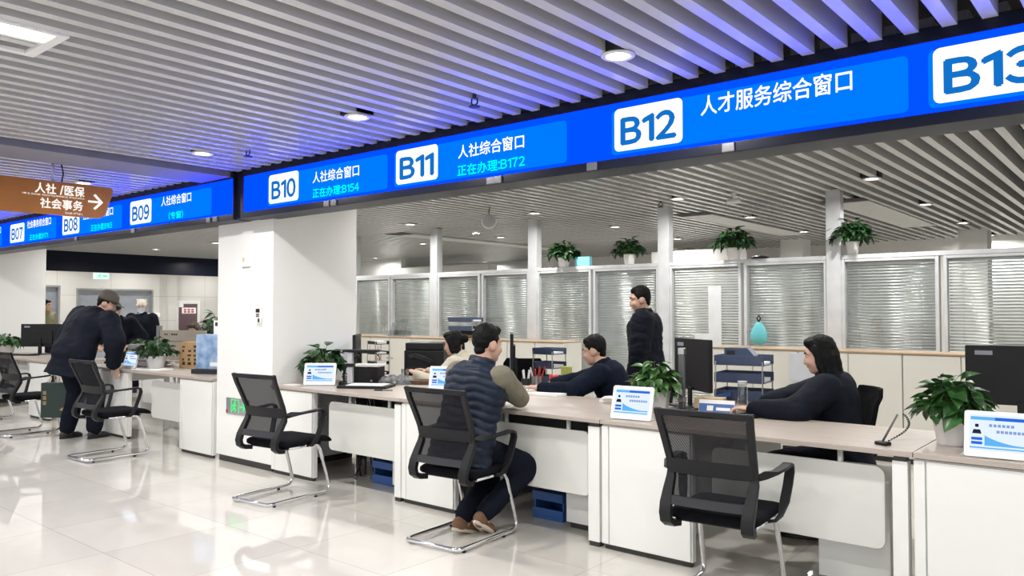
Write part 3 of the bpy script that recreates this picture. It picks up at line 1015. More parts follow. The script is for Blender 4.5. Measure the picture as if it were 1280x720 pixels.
def file_trays(loc, rz, label, levels, m, w_=0.34, d_=0.26, h=0.11, gap=0.16, group='file trays'):
    t = thing('file_tray_rack', label, 'file trays', loc, rz, group)
    for i in range(levels):
        z = i * gap
        b = MB().box((-w_ / 2, -d_ / 2, z), (w_ / 2, d_ / 2, z + 0.006))
        b.box((-w_ / 2, -d_ / 2, z + 0.006), (w_ / 2, -d_ / 2 + 0.006, z + h * 0.65)).box((-w_ / 2, d_ / 2 - 0.006, z + 0.006), (w_ / 2, d_ / 2, z + h * 0.65)).box((-w_ / 2, -d_ / 2 + .006, z + 0.006), (-w_ / 2 + 0.006, d_ / 2 - .006, z + h * 0.65))
        tr_ = b.build('tray', m, t, bevel=0.002)
        MB().box((-w_ / 2 + 0.02, -d_ / 2 + 0.02, z + 0.0065), (w_ / 2 - 0.02, d_ / 2 - 0.02, z + 0.022 + 0.01 * (i % 2))).build('papers', PAPER, t)
    if levels > 1:
        for sx in (-1, 1):
            for sy in (-1, 1):
                MB().cyl((sx * (w_ / 2 - 0.012), sy * (d_ / 2 + 0.002), 0), (sx * (w_ / 2 - 0.012), sy * (d_ / 2 + 0.002), gap * (levels - 1) + 0.03), 0.005, n=8).build('support_rod', STEEL, t)
    return t
file_trays((-7.8, 8.33, SZ + 0.11), 0, 'slate blue two tier file trays on the cabinet top behind the vest man', 2, SLATEB, 0.50, 0.22, 0.10, 0.125)
MB().box((-8.0, 8.25, SZ), (-7.6, 8.42, SZ + 0.05)).build('document_box', mat('brown_box', (0.2, 0.10, 0.05), 0.6), None, bevel=0.004)
tag(bpy.data.objects['document_box'], 'low brown box under the blue trays on the cabinet top', 'box')
MB().box((-7.98, 8.27, SZ + 0.05), (-7.62, 8.40, SZ + 0.11)).build('black_folder', BLACKP, None, bevel=0.006)
tag(bpy.data.objects['black_folder'], 'black folder between the brown box and blue trays on the cabinet', 'folder')
ACR = glass('clear_acrylic', (0.90, 0.93, 0.94), 2.5)
t = thing('brochure_holder', 'clear acrylic brochure holder on the cabinet top near the pillar', 'brochure holder', (-9.15, 8.3, SZ))
b = MB()
for i in range(3):
    M = Matrix.Translation((-0.1 + i * 0.09, 0, 0.0)) @ Matrix.Rotation(R(18), 4, 'Y')
    b.box((-0.06, -0.08, 0.0), (-0.056, 0.08, 0.20 + i * 0.03), 0, M)
b.box((-0.2, -0.08, 0.0), (0.16, -0.076, 0.09)).box((-0.2, 0.076, 0.0), (0.16, 0.08, 0.09)).box((-0.2, -0.076, 0.0), (0.16, 0.076, 0.004))
b.build('body', ACR, t)
# turquoise pouch hung on the mullion
t = thing('hanging_pouch', 'turquoise pouch hanging on the partition mullion behind the woman', 'pouch', (-3.50, 8.5, 1.07))
b = MB().lathe([(0.002, 0.0), (0.07, 0.015), (0.098, 0.07), (0.095, 0.13), (0.07, 0.19), (0.04, 0.235), (0.02, 0.25), (0.002, 0.252)], 18, sy=0.45)
b.build('bag', mat('turquoise', (0.13, 0.52, 0.58), 0.4), t, smooth=True)
MB().tube([(0, 0, 0.25), (-0.02, 0, 0.29), (0.0, 0, 0.33), (0.02, 0, 0.29), (0.0, 0, 0.25)], 0.008, 6).build('strap', BLACKP, t)
# notice sheets taped on the glass
for i, (xx, zz, ww, hh, lb) in enumerate(((-4.05, 1.18, 0.16, 0.55, 'tall pale sheet taped on the glass right of the standing man'), (-4.14, 0.98, 0.34, 0.2, 'square pale sheet taped on the glass above the file trays'))):
    o = MB().box((xx - ww / 2, PY - 0.042, zz), (xx + ww / 2, PY - 0.036, zz + hh)).build('notice_sheet', mat('pale_sheet', (0.62, 0.63, 0.64), 0.5), None)
    tag(o, lb, 'notice')
o = MB().box((-3.02, 8.105, 0.72), (-2.72, 8.119, 1.01)).build('notice_sheet', mat('grey_sheet', (0.6, 0.62, 0.66), 0.6), None)
tag(o, 'grey and white sheet on the cabinet left of the woman in black', 'notice')


# ================================================================== PLANTS
def plant(loc, label, n, spread, height, leaf, seed, pot_r, pot_h, lm=LEAF, square=False, rz=0.0, group='potted plants', clip=None, narrow=0.75, potm=None, flop=0.3):
    t = thing('potted_plant', label, 'potted plant', loc, rz, group)
    b = MB()
    if square:
        r0, r1 = pot_r * 0.8, pot_r
        b.rings([[V((sx * r, sy * r, z)) for sx, sy in ((-1, -1), (1, -1), (1, 1), (-1, 1))] for r, z in ((r0, 0), (r1, pot_h), (r1 - 0.008, pot_h), (r1 - 0.012, pot_h - 0.02))])
        b.build('pot', potm or POTW, t, bevel=0.006)
    else:
        b.lathe([(pot_r * 0.72, 0), (pot_r * 0.76, 0.004), (pot_r * 0.98, pot_h - 0.015), (pot_r * 1.02, pot_h - 0.012), (pot_r * 1.02, pot_h), (pot_r * 0.93, pot_h), (pot_r * 0.9, pot_h - 0.02)], 28)
        b.build('pot', potm or POTW, t, smooth=True)
    MB().lathe([(0.001, pot_h - 0.012), (pot_r * 0.88, pot_h - 0.016), (pot_r * 0.85, pot_h - 0.03), (0.001, pot_h - 0.03)], 16).build('soil', SOIL, t)
    rr = random.Random(seed)
    lv, st = MB(), MB()
    for i in range(int(n * 1.25)):
        a = rr.uniform(0, 2 * PI)
        u = math.sqrt(rr.uniform(0.02, 1))
        top = V((math.cos(a) * u * spread, math.sin(a) * u * spread, pot_h + height * (1 - 0.75 * u * u) * rr.uniform(0.55, 1.0) - 0.02))
        if clip and not clip(top):
            continue
        base = V((math.cos(a) * pot_r * 0.5 * u, math.sin(a) * pot_r * 0.5 * u, pot_h - 0.02))
        mid = base.lerp(top, 0.55) + V((0, 0, height * 0.25))
        st.tube([base, base.lerp(mid, 0.6), mid, top], 0.0025, 4)
        L = leaf * rr.uniform(0.7, 1.15)
        dirh = V((math.cos(a + rr.uniform(-.7, .7)), math.sin(a + rr.uniform(-.7, .7)), 0))
        pitch = rr.uniform(0.75, -0.75) - flop * u
        d = (dirh * math.cos(pitch) + V((0, 0, math.sin(pitch)))).normalized()
        s_ = d.cross(V((0, 0, 1))).normalized()
        roll = rr.uniform(-0.5, 0.5)
        up = s_.cross(d)
        s2 = s_ * math.cos(roll) + up * math.sin(roll)
        up = s2.cross(d)
        rows = []
        prof = [(0, 0.02), (0.08, 0.55), (0.22, 0.92), (0.4, 1.0), (0.6, 0.82), (0.8, 0.45), (0.93, 0.15), (1.0, 0.01)]
        for q, wd in prof:
            c = top + d * (q * L) + up * (-0.35 * L * q * q)
            hw = wd * L * 0.5 * narrow
            rows.append([c - s2 * hw + up * (hw * 0.35), c - s2 * hw * 0.5 + up * (hw * 0.12), c, c + s2 * hw * 0.5 + up * (hw * 0.12), c + s2 * hw + up * (hw * 0.35)])
        vs = [p for r in rows for p in r]
        fs = [(i_ * 5 + j, i_ * 5 + j + 1, (i_ + 1) * 5 + j + 1, (i_ + 1) * 5 + j) for i_ in range(len(rows) - 1) for j in range(4)]
        lv.add(vs, fs)
    lv.build('foliage', lm, t, smooth=True)
    st.build('stems', STEM, t)
    return t


plant((-0.835, 4.44, DZ1), 'large leafy plant in a round white pot on the right end desk', 110, 0.14, 0.23, 0.10, 5, 0.092, 0.135)
plant((-2.60, 4.60, DZ1), 'leafy plant in a square grey planter beside the scanner post', 100, 0.125, 0.22, 0.085, 11, 0.09, 0.14, lm=LEAFL, square=True, potm=mat('grey_planter', (0.45, 0.45, 0.43), 0.6), rz=R(20))
plant((-6.0, 4.49, DZ1), 'leafy plant in a white pot on the desk against the pillar', 80, 0.165, 0.25, 0.11, 21, 0.085, 0.12, clip=lambda p: p.x > -0.15, lm=LEAFD)
plant((-8.93, 4.36, DZ1), 'bushy dark plant in a white bowl on the desk left of the pillar', 130, 0.19, 0.24, 0.075, 31, 0.11, 0.14, lm=LEAFD)
plant((-13.72, 4.36, DZ1), 'leafy plant in a white bowl at the far left edge of the picture', 90, 0.19, 0.20, 0.10, 41, 0.13, 0.14)
plant((-6.24, 8.6, TZ + 0.045), 'trailing plant on the partition rail, leftmost of the four', 170, 0.20, 0.24, 0.095, 51, 0.085, 0.13, lm=LEAFD, narrow=0.6, flop=0.35)
plant((-5.22, 8.6, TZ + 0.045), 'bushy plant in a white pot on the rail above the standing man', 170, 0.17, 0.22, 0.09, 61, 0.075, 0.13, lm=LEAFD, narrow=0.6, flop=0.35)
plant((-3.83, 8.6, TZ + 0.045), 'plant in a white pot on the rail left of the tall post', 170, 0.20, 0.26, 0.095, 71, 0.085, 0.14, lm=LEAFD, narrow=0.6, flop=0.35)
plant((-2.53, 8.62, TZ + 0.045), 'plant on the partition rail half hidden by the tall post, rightmost', 170, 0.19, 0.26, 0.095, 81, 0.07, 0.14, lm=LEAFD, narrow=0.6, flop=0.35)
plant((-18.4, 10.6, 0), 'tall leafy floor plant beside the poster in the lobby', 240, 0.55, 1.15, 0.30, 91, 0.2, 0.35, lm=LEAFD, narrow=0.28, flop=0.4)
plant((-11.3, 5.3, DZ1 - 0.783 + 0.75), 'small dark plant on the far desk behind the white plant bowl', 60, 0.14, 0.25, 0.1, 95, 0.07, 0.1, lm=LEAFD)
o = MB().box((-6.03, 8.56, TZ + 0.045), (-5.80, 8.62, TZ + 0.17)).build('box', mat('pale_cyan', (0.25, 0.72, 0.85), 0.4), None, bevel=0.004)
tag(o, 'pale cyan box on the partition rail beside the leftmost plant', 'box')
t = thing('rail_ornament', 'flat dark ornament on the rail beside the plant left of the tall post', 'ornament', (-3.52, 8.6, TZ + 0.045))
MB().lathe([(0.001, 0), (0.09, 0.0), (0.10, 0.02), (0.05, 0.035), (0.001, 0.04)], 16).build('dish', BLACKP, t)

# ================================================================== DISPLAY TABLETS
TABW = mat('tablet_white', (0.82, 0.82, 0.84), 0.3)
SCRW = emis('screen_white', (0.80, 0.90, 1.0), 0.95)
SCRB = emis('screen_blue', (0.02, 0.14, 0.72), 1.0)
SCRL = emis('screen_light_blue', (0.12, 0.45, 0.88), 1.0)
SCRT = emis('screen_text', (0.25, 0.38, 0.72), 0.9)


def tablet(loc, rz, label, w_=0.275, h=0.20):
    t = thing('display_tablet', label, 'tablet', loc, rz, 'feedback tablets on the desks')
    tilt = R(-16)
    M = Matrix.Translation((0, 0, 0.005)) @ Matrix.Rotation(tilt, 4, 'X')
    def X3(v):
        return (M.to_3x3() @ V(v))
    def pr(poly, y, th=0.0012):
        return MB().prism(poly, M @ V((0, y, 0)), X3((1, 0, 0)), X3((0, 0, 1)), X3((0, th, 0)))
    pr(rrect(-w_ / 2, 0, w_ / 2, h, 0.012), 0, 0.012).build('bezel', TABW, t, bevel=0.002)
    b = MB().box((-w_ / 2 + 0.02, 0.03, 0), (w_ / 2 - 0.02, 0.11, 0.006))
    b.rings([[(-0.06, 0.035, 0.006), (0.06, 0.035, 0.006), (0.06, 0.05, 0.006), (-0.06, 0.05, 0.006)], [(-0.06, 0.045, 0.10), (0.06, 0.045, 0.10), (0.06, 0.052, 0.10), (-0.06, 0.052, 0.10)]])
    b.build('stand', TABW, t, bevel=0.002)
    s_ = pr(rrect(-w_ * .43, h * .15, w_ * .43, h * .92, 0.002), -0.0014).build('screen', SCRW, t)
    y2 = -0.0026
    pr([(-w_ * .41, h * .80), (-w_ * .08, h * .80), (-w_ * .08, h * .87), (-w_ * .41, h * .87)], y2).build('header_strip', SCRL, s_)
    pr([(-w_ * .08, h * .80), (w_ * .41, h * .80), (w_ * .41, h * .87), (-w_ * .08, h * .87)], y2).build('header_bar', SCRB, s_)
    pts = [(-w_ * .22 + w_ * .62 * q / 10, h * (.47 - .17 * math.sin(q / 10 * PI * .62) ** 0.8 - 0.02 * q / 10)) for q in range(11)]
    pr([(w_ * .40, h * .25), (-w_ * .22, h * .25)] + pts, y2).build('wave_graphic', SCRL, s_)
    pr([(-w_ * .42, h * .185), (w_ * .40, h * .185), (w_ * .40, h * .215), (-w_ * .42, h * .215)], y2).build('footer_bar', SCRL, s_)
    for z in (.36, .27):
        pr([(-w_ * .40, h * z), (-w_ * .25, h * z), (-w_ * .25, h * (z + .06)), (-w_ * .40, h * (z + .06))], y2).build('button', SCRB, s_)
    b = pr(rrect(-w_ * .35, h * .64, -w_ * .30, h * .71, 0.004), y2)
    b2 = pr([(-w_ * .39, h * .50), (-w_ * .26, h * .50), (-w_ * .28, h * .59), (-w_ * .37, h * .59)], y2)
    b.add(b2.v, b2.f)
    b.build('portrait', emis('screen_dark', (0.03, 0.04, 0.08), 0.6), s_)
    tx = MB()
    for k_ in range(6):
        q = pr([(-w_ * .16 + k_ * w_ * .058, h * .66), (-w_ * .16 + k_ * w_ * .058 + w_ * .042, h * .66), (-w_ * .16 + k_ * w_ * .058 + w_ * .042, h * .72), (-w_ * .16 + k_ * w_ * .058, h * .72)], y2)
        tx.add(q.v, q.f)
    for k_ in range(8):
        q = pr([(-w_ * .06 + k_ * w_ * .055, h * .53), (-w_ * .06 + k_ * w_ * .055 + w_ * .042, h * .53), (-w_ * .06 + k_ * w_ * .055 + w_ * .042, h * .59), (-w_ * .06 + k_ * w_ * .055, h * .59)], y2)
        tx.add(q.v, q.f)
    tx.build('text_lines', SCRT, s_)
    return t


tablet((-0.585, 4.115, DZ1), R(4), 'white feedback tablet with blue screen on the right end desk', 0.29, 0.21)
tablet((-2.52, 4.15, DZ1), R(6), 'white feedback tablet with blue screen beside the square planter', 0.27, 0.205)
tablet((-4.66, 4.72, DZ1), R(30), 'white feedback tablet partly behind the man in the quilted vest', 0.275, 0.20)
tablet((-5.80, 4.30, DZ1), R(39), 'white feedback tablet in front of the plant by the pillar', 0.285, 0.20)
tablet((-9.20, 4.17, DZ1), R(6), 'white feedback tablet seen edge-on near the hand of the man in the cap', 0.27, 0.20)

# ================================================================== MONITORS AND DESK EQUIPMENT
def monitor(loc, rz, label, w_=0.56, h=0.34, lift=0.11, housing=True):
    """back of the monitor faces local -Y"""
    t = thing('monitor', label, 'monitor', loc, rz, 'desktop monitors')
    MB().prism(rrect(-w_ / 2, lift, w_ / 2, lift + h, 0.008), (0, 0, 0), (1, 0, 0), (0, 0, 1), (0, 0.028, 0)).build('casing', BLACKP, t, bevel=0.004)
    if housing:
        MB().prism(rrect(-w_ * .3, lift + h * .12, w_ * .3, lift + h * .72, 0.02), (0, -0.018, 0), (1, 0, 0), (0, 0, 1), (0, 0.02, 0)).build('rear_housing', BLACKP, t, bevel=0.006)
    MB().box((-w_ / 2 + 0.008, 0.028, lift + 0.012), (w_ / 2 - 0.008, 0.029, lift + h - 0.008)).build('screen', emis('monitor_glow', (0.55, 0.65, 0.8), 0.6), t)
    MB().box((-w_ / 2 + 0.05, -0.0015, lift + h - 0.055), (-w_ / 2 + 0.14, 0.0, lift + h - 0.03)).build('rear_label', mat('label_grey', (0.25, 0.26, 0.30), 0.5), t)
    MB().box((-0.022, -0.018 if not housing else -0.035, 0.01), (0.022, -0.002, lift + (h * .4 if housing else 0.02))).build('stand_column', BLACKP, t, bevel=0.004)
    MB().prism(rrect(-0.13, -0.12, 0.13, 0.09, 0.03), (0, 0, 0), (1, 0, 0), (0, 1, 0), (0, 0, 0.012)).build('stand_base', BLACKP, t, bevel=0.003)
    return t


monitor((-2.56, 5.03, DZ1), R(-35), 'black monitor seen from behind next to the standing man', 0.50, 0.355, 0.115, False)
monitor((-0.66, 5.40, DZ1), R(8), 'black monitor seen from behind at the right edge of the picture', 0.56, 0.345, 0.115, False)
monitor((-13.2, 4.66, DZ1), R(38), 'black monitor seen from behind at the far left', 0.62, 0.345, 0.115)
monitor((-4.40, 5.31, DZ1), R(130), 'black monitor seen edge-on right of the vest man\'s face', 0.52, 0.36, 0.11)


def keyboard(loc, rz, label):
    t = thing('keyboard', label, 'keyboard', loc, rz, 'keyboards')
    MB().prism(rrect(-0.22, -0.07, 0.22, 0.07, 0.01), (0, 0, 0), (1, 0, 0), (0, 1, 0), (0, 0, 0.014)).build('body', BLACKP, t, bevel=0.003)
    k_ = MB()
    for i in range(15):
        for j in range(5):
            k_.box((-0.208 + i * 0.0278, -0.06 + j * 0.0245, 0.014), (-0.185 + i * 0.0278, -0.04 + j * 0.0245, 0.02))
    k_.build('keys', GREYP, t)
    return t
keyboard((-2.02, 4.80, DZ1), R(78), 'black keyboard under the hands of the woman in black')
keyboard((-13.05, 4.38, DZ1), R(30), 'black keyboard in front of the far left monitor')

# scanner post beside the square planter
t = thing('document_scanner', 'tall grey scanner post with silver head beside the square planter', 'document scanner', (-2.50, 4.78, DZ1))
MB().prism(rrect(-0.09, -0.07, 0.09, 0.09, 0.02), (0, 0, 0), (1, 0, 0), (0, 1, 0), (0, 0, 0.015)).build('base', GREYP, t, bevel=0.003)
MB().prism(rrect(-0.021, -0.016, 0.021, 0.016, 0.008), (0, 0, 0.015), (1, 0, 0), (0, 1, 0), (0, 0, 0.355)).build('post', mat('post_grey', (0.13, 0.13, 0.14), 0.4, 0.3), t, bevel=0.002)
MB().prism(rrect(-0.021, -0.02, 0.024, 0.02, 0.006), (0, 0, 0.372), (1, 0, 0), (0, 1, 0), (0, 0, 0.045)).build('head', STEEL, t, bevel=0.003)
MB().box((-0.025, -0.02, 0.06), (0.025, 0.02, 0.085)).build('collar', STEEL, t, bevel=0.002)
# desktop box and name card behind the front chair
t = thing('tissue_box', 'bamboo tissue box on the desk of the woman in black', 'box', (-2.36, 4.88, DZ1), R(12))
MB().prism(rrect(-0.095, 0, 0.095, 0.085, 0.006), (0, 0, 0), (1, 0, 0), (0, 0, 1), (0, 0.11, 0)).build('body', mat('bamboo', (0.48, 0.36, 0.21), 0.5, 0, .4, .15, 30), t, bevel=0.002)
t = thing('name_card', 'blue and white desk card in front of the bamboo box', 'card', (-2.26, 4.80, DZ1), R(10))
bl_ = MB()
bl_.rings([[(-0.115, -0.035, 0.0), (0.115, -0.035, 0.0), (0.115, -0.031, 0.0), (-0.115, -0.031, 0.0)], [(-0.115, -0.002, 0.085), (0.115, -0.002, 0.085), (0.115, 0.002, 0.085), (-0.115, 0.002, 0.085)]])
bl_.build('front', PAPER, t)
b2 = MB()
b2.rings([[(-0.115, 0.031, 0.0), (0.115, 0.031, 0.0), (0.115, 0.035, 0.0), (-0.115, 0.035, 0.0)], [(-0.115, 0.0, 0.085), (0.115, 0.0, 0.085), (0.115, 0.004, 0.085), (-0.115, 0.004, 0.085)]])
b2.build('back', PAPER, t)
def slope(x0, x1, z0, z1, e):
    q = lambda z: -0.035 + 0.033 * z / 0.085 - e
    return MB().rings([[(x0, q(z0), z0), (x1, q(z0), z0), (x1, q(z1), z1), (x0, q(z1), z1)], [(x0, q(z0) - .001, z0), (x1, q(z0) - .001, z0), (x1, q(z1) - .001, z1), (x0, q(z1) - .001, z1)]])
slope(-0.113, 0.113, 0.003, 0.062, 0.0006).build('blue_band', mat('card_blue', (0.04, 0.12, 0.36), 0.5), t)
b = slope(-0.06, -0.02, 0.018, 0.05, 0.0018)
b3 = slope(0.0, 0.09, 0.022, 0.04, 0.0018)
b.add(b3.v, b3.f)
b.build('white_marks', PAPER, t)
file_trays((-2.40, 5.55, DZ1 + 0.02), R(8), 'slate blue three tier file trays beside the glass bottle', 3, SLATEB, 0.36, 0.28, 0.11, 0.125)
t = thing('punch', 'dark blue desk device on top of the file trays by the bottle', 'device', (-2.42, 5.55, DZ1 + 0.308), R(8))
b = MB().prism([(-0.11, 0), (0.11, 0), (0.11, 0.03), (0.06, 0.085), (-0.11, 0.085)], (0, -0.06, 0), (1, 0, 0), (0, 0, 1), (0, 0.12, 0))
b.build('body', SLATEB, t, bevel=0.004)
MB().box((-0.09, -0.064, 0.035), (-0.03, -0.06, 0.065)).build('panel', GREYP, t)
t = thing('glass_bottle', 'clear glass bottle of water beside the woman\'s hands', 'bottle', (-2.24, 5.15, DZ1))
MB().lathe([(0.034, 0), (0.036, 0.01), (0.036, 0.13), (0.03, 0.15), (0.03, 0.165), (0.028, 0.165), (0.028, 0.15), (0.033, 0.13), (0.033, 0.012), (0.001, 0.008)], 20).build('glass', ACR, t, smooth=True)
MB().lathe([(0.001, 0.165), (0.031, 0.165), (0.032, 0.185), (0.001, 0.187)], 20).build('cap', mat('pale_cap', (0.6, 0.6, 0.6), 0.4), t)
t = thing('stapler', 'blue stapler on the desk next to the black monitor', 'stapler', (-2.52, 5.35, DZ1), R(20))
b = MB().rings([[(-0.1, -0.018, 0), (-0.1, 0.018, 0), (-0.1, 0.018, 0.02), (-0.1, -0.018, 0.02)], [(0.1, -0.018, 0.05), (0.1, 0.018, 0.05), (0.1, 0.018, 0.085), (0.1, -0.018, 0.085)]])
b.build('arm', BLUE, t, bevel=0.004)
MB().box((-0.1, -0.016, 0), (0.1, 0.016, 0.012)).build('base', BLACKP, t, bevel=0.003)

# pen on a chain stand
t = thing('desk_pen', 'black pen in a coiled stand on the empty stretch of desk', 'pen stand', (-1.10, 4.20, DZ1), R(-20))
MB().prism(rrect(-0.035, -0.025, 0.035, 0.025, 0.012), (0, 0, 0), (1, 0, 0), (0, 1, 0), (0, 0, 0.018)).build('base', BLACKP, t, bevel=0.005)
MB().cyl((0.0, 0.0, 0.018), (0.058, 0.035, 0.155), 0.006, 0.005, 10).build('pen', mat('pen_grey', (0.12, 0.11, 0.11), 0.35), t, smooth=True)
c_ = []
for i in range(90):
    q = i / 89
    c = V((0.02 + 0.09 * math.sin(q * PI * .75) * 0.9, 0.01 + 0.05 * math.sin(q * PI * .7), 0.02 + 0.14 * q))
    c_.append(c + V((math.cos(i * 1.2) * .0055, math.sin(i * 1.2) * .0055, 0)))
MB().tube(c_, 0.0022, 5).build('coil_cord', BLACKP, t)
o = MB().box((-0.755, 4.16, DZ1), (-0.60, 4.30, DZ1 + 0.001)).build('paper_sheet', PAPER, None)
tag(o, 'sheet of paper under the tablet on the right end desk', 'paper')
# phone handset / mouse
t = thing('desk_phone', 'white telephone handset lying on the vest man\'s desk', 'telephone', (-3.08, 4.82, DZ1), R(-10))
b = MB().sweep([(-0.09, 0, 0.02), (-0.06, 0, 0.034), (0, 0, 0.042), (0.06, 0, 0.034), (0.09, 0, 0.02)], [(0.022 * math.cos(k_ * PI / 4), 0.014 * math.sin(k_ * PI / 4)) for k_ in range(8)])
b.build('handset', POTW, t, smooth=True)
MB().cyl((-0.085, 0, 0.0), (-0.085, 0, 0.026), 0.026, 0.022, 14).build('earpiece', POTW, t, bevel=0.003)
MB().cyl((0.085, 0, 0.0), (0.085, 0, 0.026), 0.026, 0.022, 14).build('mouthpiece', POTW, t, bevel=0.003)
MB().tube([(0.1, 0, 0.02), (0.16, -0.01, 0.006), (0.22, 0.03, 0.006), (0.25, -0.02, 0.006)], 0.004, 6).build('cord', BLACKP, t)

# vest man's desk: papers, laptop stand, pens, cups
o = MB().box((-4.02, 4.90, DZ1), (-3.62, 5.08, DZ1 + 0.022)).build('paper_stack', PAPER, None, bevel=0.002)
o.rotation_euler = (0, 0, 0)
tag(o, 'white paper stack in front of the clerk in the dark sweater', 'papers')
t = thing('calculator', 'grey desk calculator left of the clerk\'s hand', 'calculator', (-4.14, 5.02, DZ1), R(25))
b = MB().rings([[(-0.11, -0.08, 0), (0.11, -0.08, 0), (0.11, 0.08, 0), (-0.11, 0.08, 0)], [(-0.11, -0.08, 0.012), (0.11, -0.08, 0.012), (0.11, 0.08, 0.045), (-0.11, 0.08, 0.045)]])
b.build('body', mat('light_grey_plastic', (0.5, 0.5, 0.5), 0.4), t, bevel=0.004)
kb = MB()
for i in range(6):
    for j in range(4):
        z_ = 0.0145 + (0.03 * (j + .8) / 5.2)
        kb.box((-0.09 + i * 0.031, -0.06 + j * 0.03, z_ - 0.004), (-0.067 + i * 0.031, -0.038 + j * 0.03, z_ + 0.004))
kb.build('keys', GREYP, t)
t = thing('pen_holder', 'mesh pen holder full of red pens on the clerk\'s desk', 'pen holder', (-4.20, 5.38, DZ1))
MB().lathe([(0.045, 0), (0.045, 0.10), (0.042, 0.10), (0.042, 0.004), (0.001, 0.004)], 18).build('cup', STEEL, t)
for k_, (dx, dy, m_) in enumerate(((0.02, 0, 'r'), (-0.02, 0.01, 'b'), (0, 0.02, 'r'), (0.01, -0.02, 'r'), (-0.015, -0.018, 'w'), (0.028, 0.02, 'r'))):
    MB().cyl((dx * .6, dy * .6, 0.006), (dx * 2.2, dy * 2.2, 0.165 + 0.01 * (k_ % 3)), 0.006, n=8).build('pen', {'r': mat('red_pen', (0.45, 0.03, 0.03), 0.4), 'b': BLACKP, 'w': POTW}[m_], t)
t = thing('brush_holder', 'grey pen cup with pale brushes beside the red pens', 'pen holder', (-4.21, 5.25, DZ1))
MB().lathe([(0.04, 0), (0.04, 0.09), (0.037, 0.09), (0.037, 0.004), (0.001, 0.004)], 18).build('cup', GREYP, t)
for k_, (dx, dy) in enumerate(((0.02, 0), (-0.02, 0.01), (0, 0.02), (0.0, -0.02))):
    MB().cyl((dx * .6, dy * .6, 0.006), (dx * 2.2, dy * 2.2, 0.16), 0.007, n=8).build('brush', POTW, t)
RED = mat('red_ceramic', (0.50, 0.035, 0.04), 0.3)
for (xx, yy, lb, g_) in ((-4.16, 5.58, 'red mug right of the pen holder on the clerk\'s desk', 1), (-4.36, 5.06, 'low red stamp pad close to the vest man\'s sleeve', 0)):
    if g_:
        t = thing('mug', lb, 'mug', (xx, yy, DZ1))
        MB().lathe([(0.036, 0), (0.04, 0.005), (0.042, 0.10), (0.038, 0.10), (0.036, 0.01), (0.001, 0.008)], 20).build('cup', RED, t, smooth=True)
        MB().tube([(0.04, 0, 0.025), (0.07, 0, 0.03), (0.075, 0, 0.06), (0.06, 0, 0.085), (0.04, 0, 0.085)], 0.006, 6).build('handle', RED, t, smooth=True)
    else:
        t = thing('stamp_pad', lb, 'stamp pad', (xx, yy, DZ1))
        MB().lathe([(0.001, 0), (0.055, 0), (0.058, 0.03), (0.05, 0.045), (0.001, 0.047)], 20).build('case', RED, t, smooth=True)
        MB().lathe([(0.001, 0.047), (0.03, 0.047), (0.028, 0.055), (0.001, 0.056)], 16).build('knob', RED, t)

file_trays((-4.33, 5.74, DZ1 + 0.02), 0, 'slate blue three tier file trays behind the red pens', 3, SLATEB, 0.24, 0.2, 0.09, 0.125)
t = thing('folder', 'lime green folder standing beside the red mug on the clerk\'s desk', 'folder', (-4.12, 5.72, DZ1), R(20))
MB().box((-0.05, -0.02, 0), (0.05, 0.02, 0.17)).build('cover', mat('lime', (0.45, 0.50, 0.13), 0.5), t, bevel=0.003)
MB().box((-0.045, -0.015, 0.005), (0.052, 0.015, 0.165)).build('pages', PAPER, t)
# pillar desk equipment
t = thing('document_scanner', 'black document scanner with silver post and arm by the pillar', 'document scanner', (-5.36, 4.47, DZ1), R(30))
MB().prism(rrect(-0.22, -0.14, 0.22, 0.16, 0.02), (0, 0, 0), (1, 0, 0), (0, 1, 0), (0, 0, 0.022)).build('base_pad', BLACKP, t, bevel=0.004)
MB().box((-0.15, -0.10, 0.0225), (0.18, 0.11, 0.026)).build('paper', PAPER, t)
MB().box((-0.20, 0.06, 0.022), (-0.155, 0.11, 0.30)).build('post', mat('silver_paint', (0.6, 0.6, 0.62), 0.3, 0.5), t, bevel=0.006)
MB().box((-0.21, 0.05, 0.17), (-0.145, 0.12, 0.20)).build('collar', BLACKP, t, bevel=0.003)
MB().box((-0.24, 0.04, 0.30), (0.08, 0.13, 0.322)).build('arm', BLACKP, t, bevel=0.005)
MB().box((-0.06, 0.055, 0.29), (0.05, 0.115, 0.30)).build('camera_head', GREYP, t)
t = thing('desktop_computer', 'small black computer box behind the silver scanner post', 'computer', (-5.665, 4.735, DZ1), R(25))
MB().box((-0.14, -0.08, 0), (0.14, 0.08, 0.155)).build('body', BLACKP, t, bevel=0.006)
MB().box((-0.15, -0.09, 0.155), (0.15, 0.09, 0.175)).build('shelf_board', POTW, t, bevel=0.003)
MB().cyl((0.08, -0.084, 0.03), (0.08, -0.08, 0.03), 0.01, n=12).build('power_button', STEEL, t)
t = thing('monitor', 'black monitor edge rising behind the document scanner by the pillar', 'monitor', (-5.92, 4.84, DZ1), R(134), 'desktop monitors')
MB().prism(rrect(-0.22, 0.12, 0.22, 0.44, 0.008), (0, 0, 0), (1, 0, 0), (0, 0, 1), (0, 0.03, 0)).build('casing', BLACKP, t, bevel=0.004)
MB().box((-0.21, 0.03, 0.13), (0.21, 0.031, 0.43)).build('screen', emis('monitor_glow', (0.55, 0.65, 0.8), 0.6), t)
MB().box((-0.04, -0.03, 0.0), (0.04, 0.0, 0.3)).build('stand_column', BLACKP, t, bevel=0.004)
MB().prism(rrect(-0.12, -0.11, 0.12, 0.09, 0.03), (0, 0, 0), (1, 0, 0), (0, 1, 0), (0, 0, 0.012)).build('stand_base', BLACKP, t, bevel=0.003)
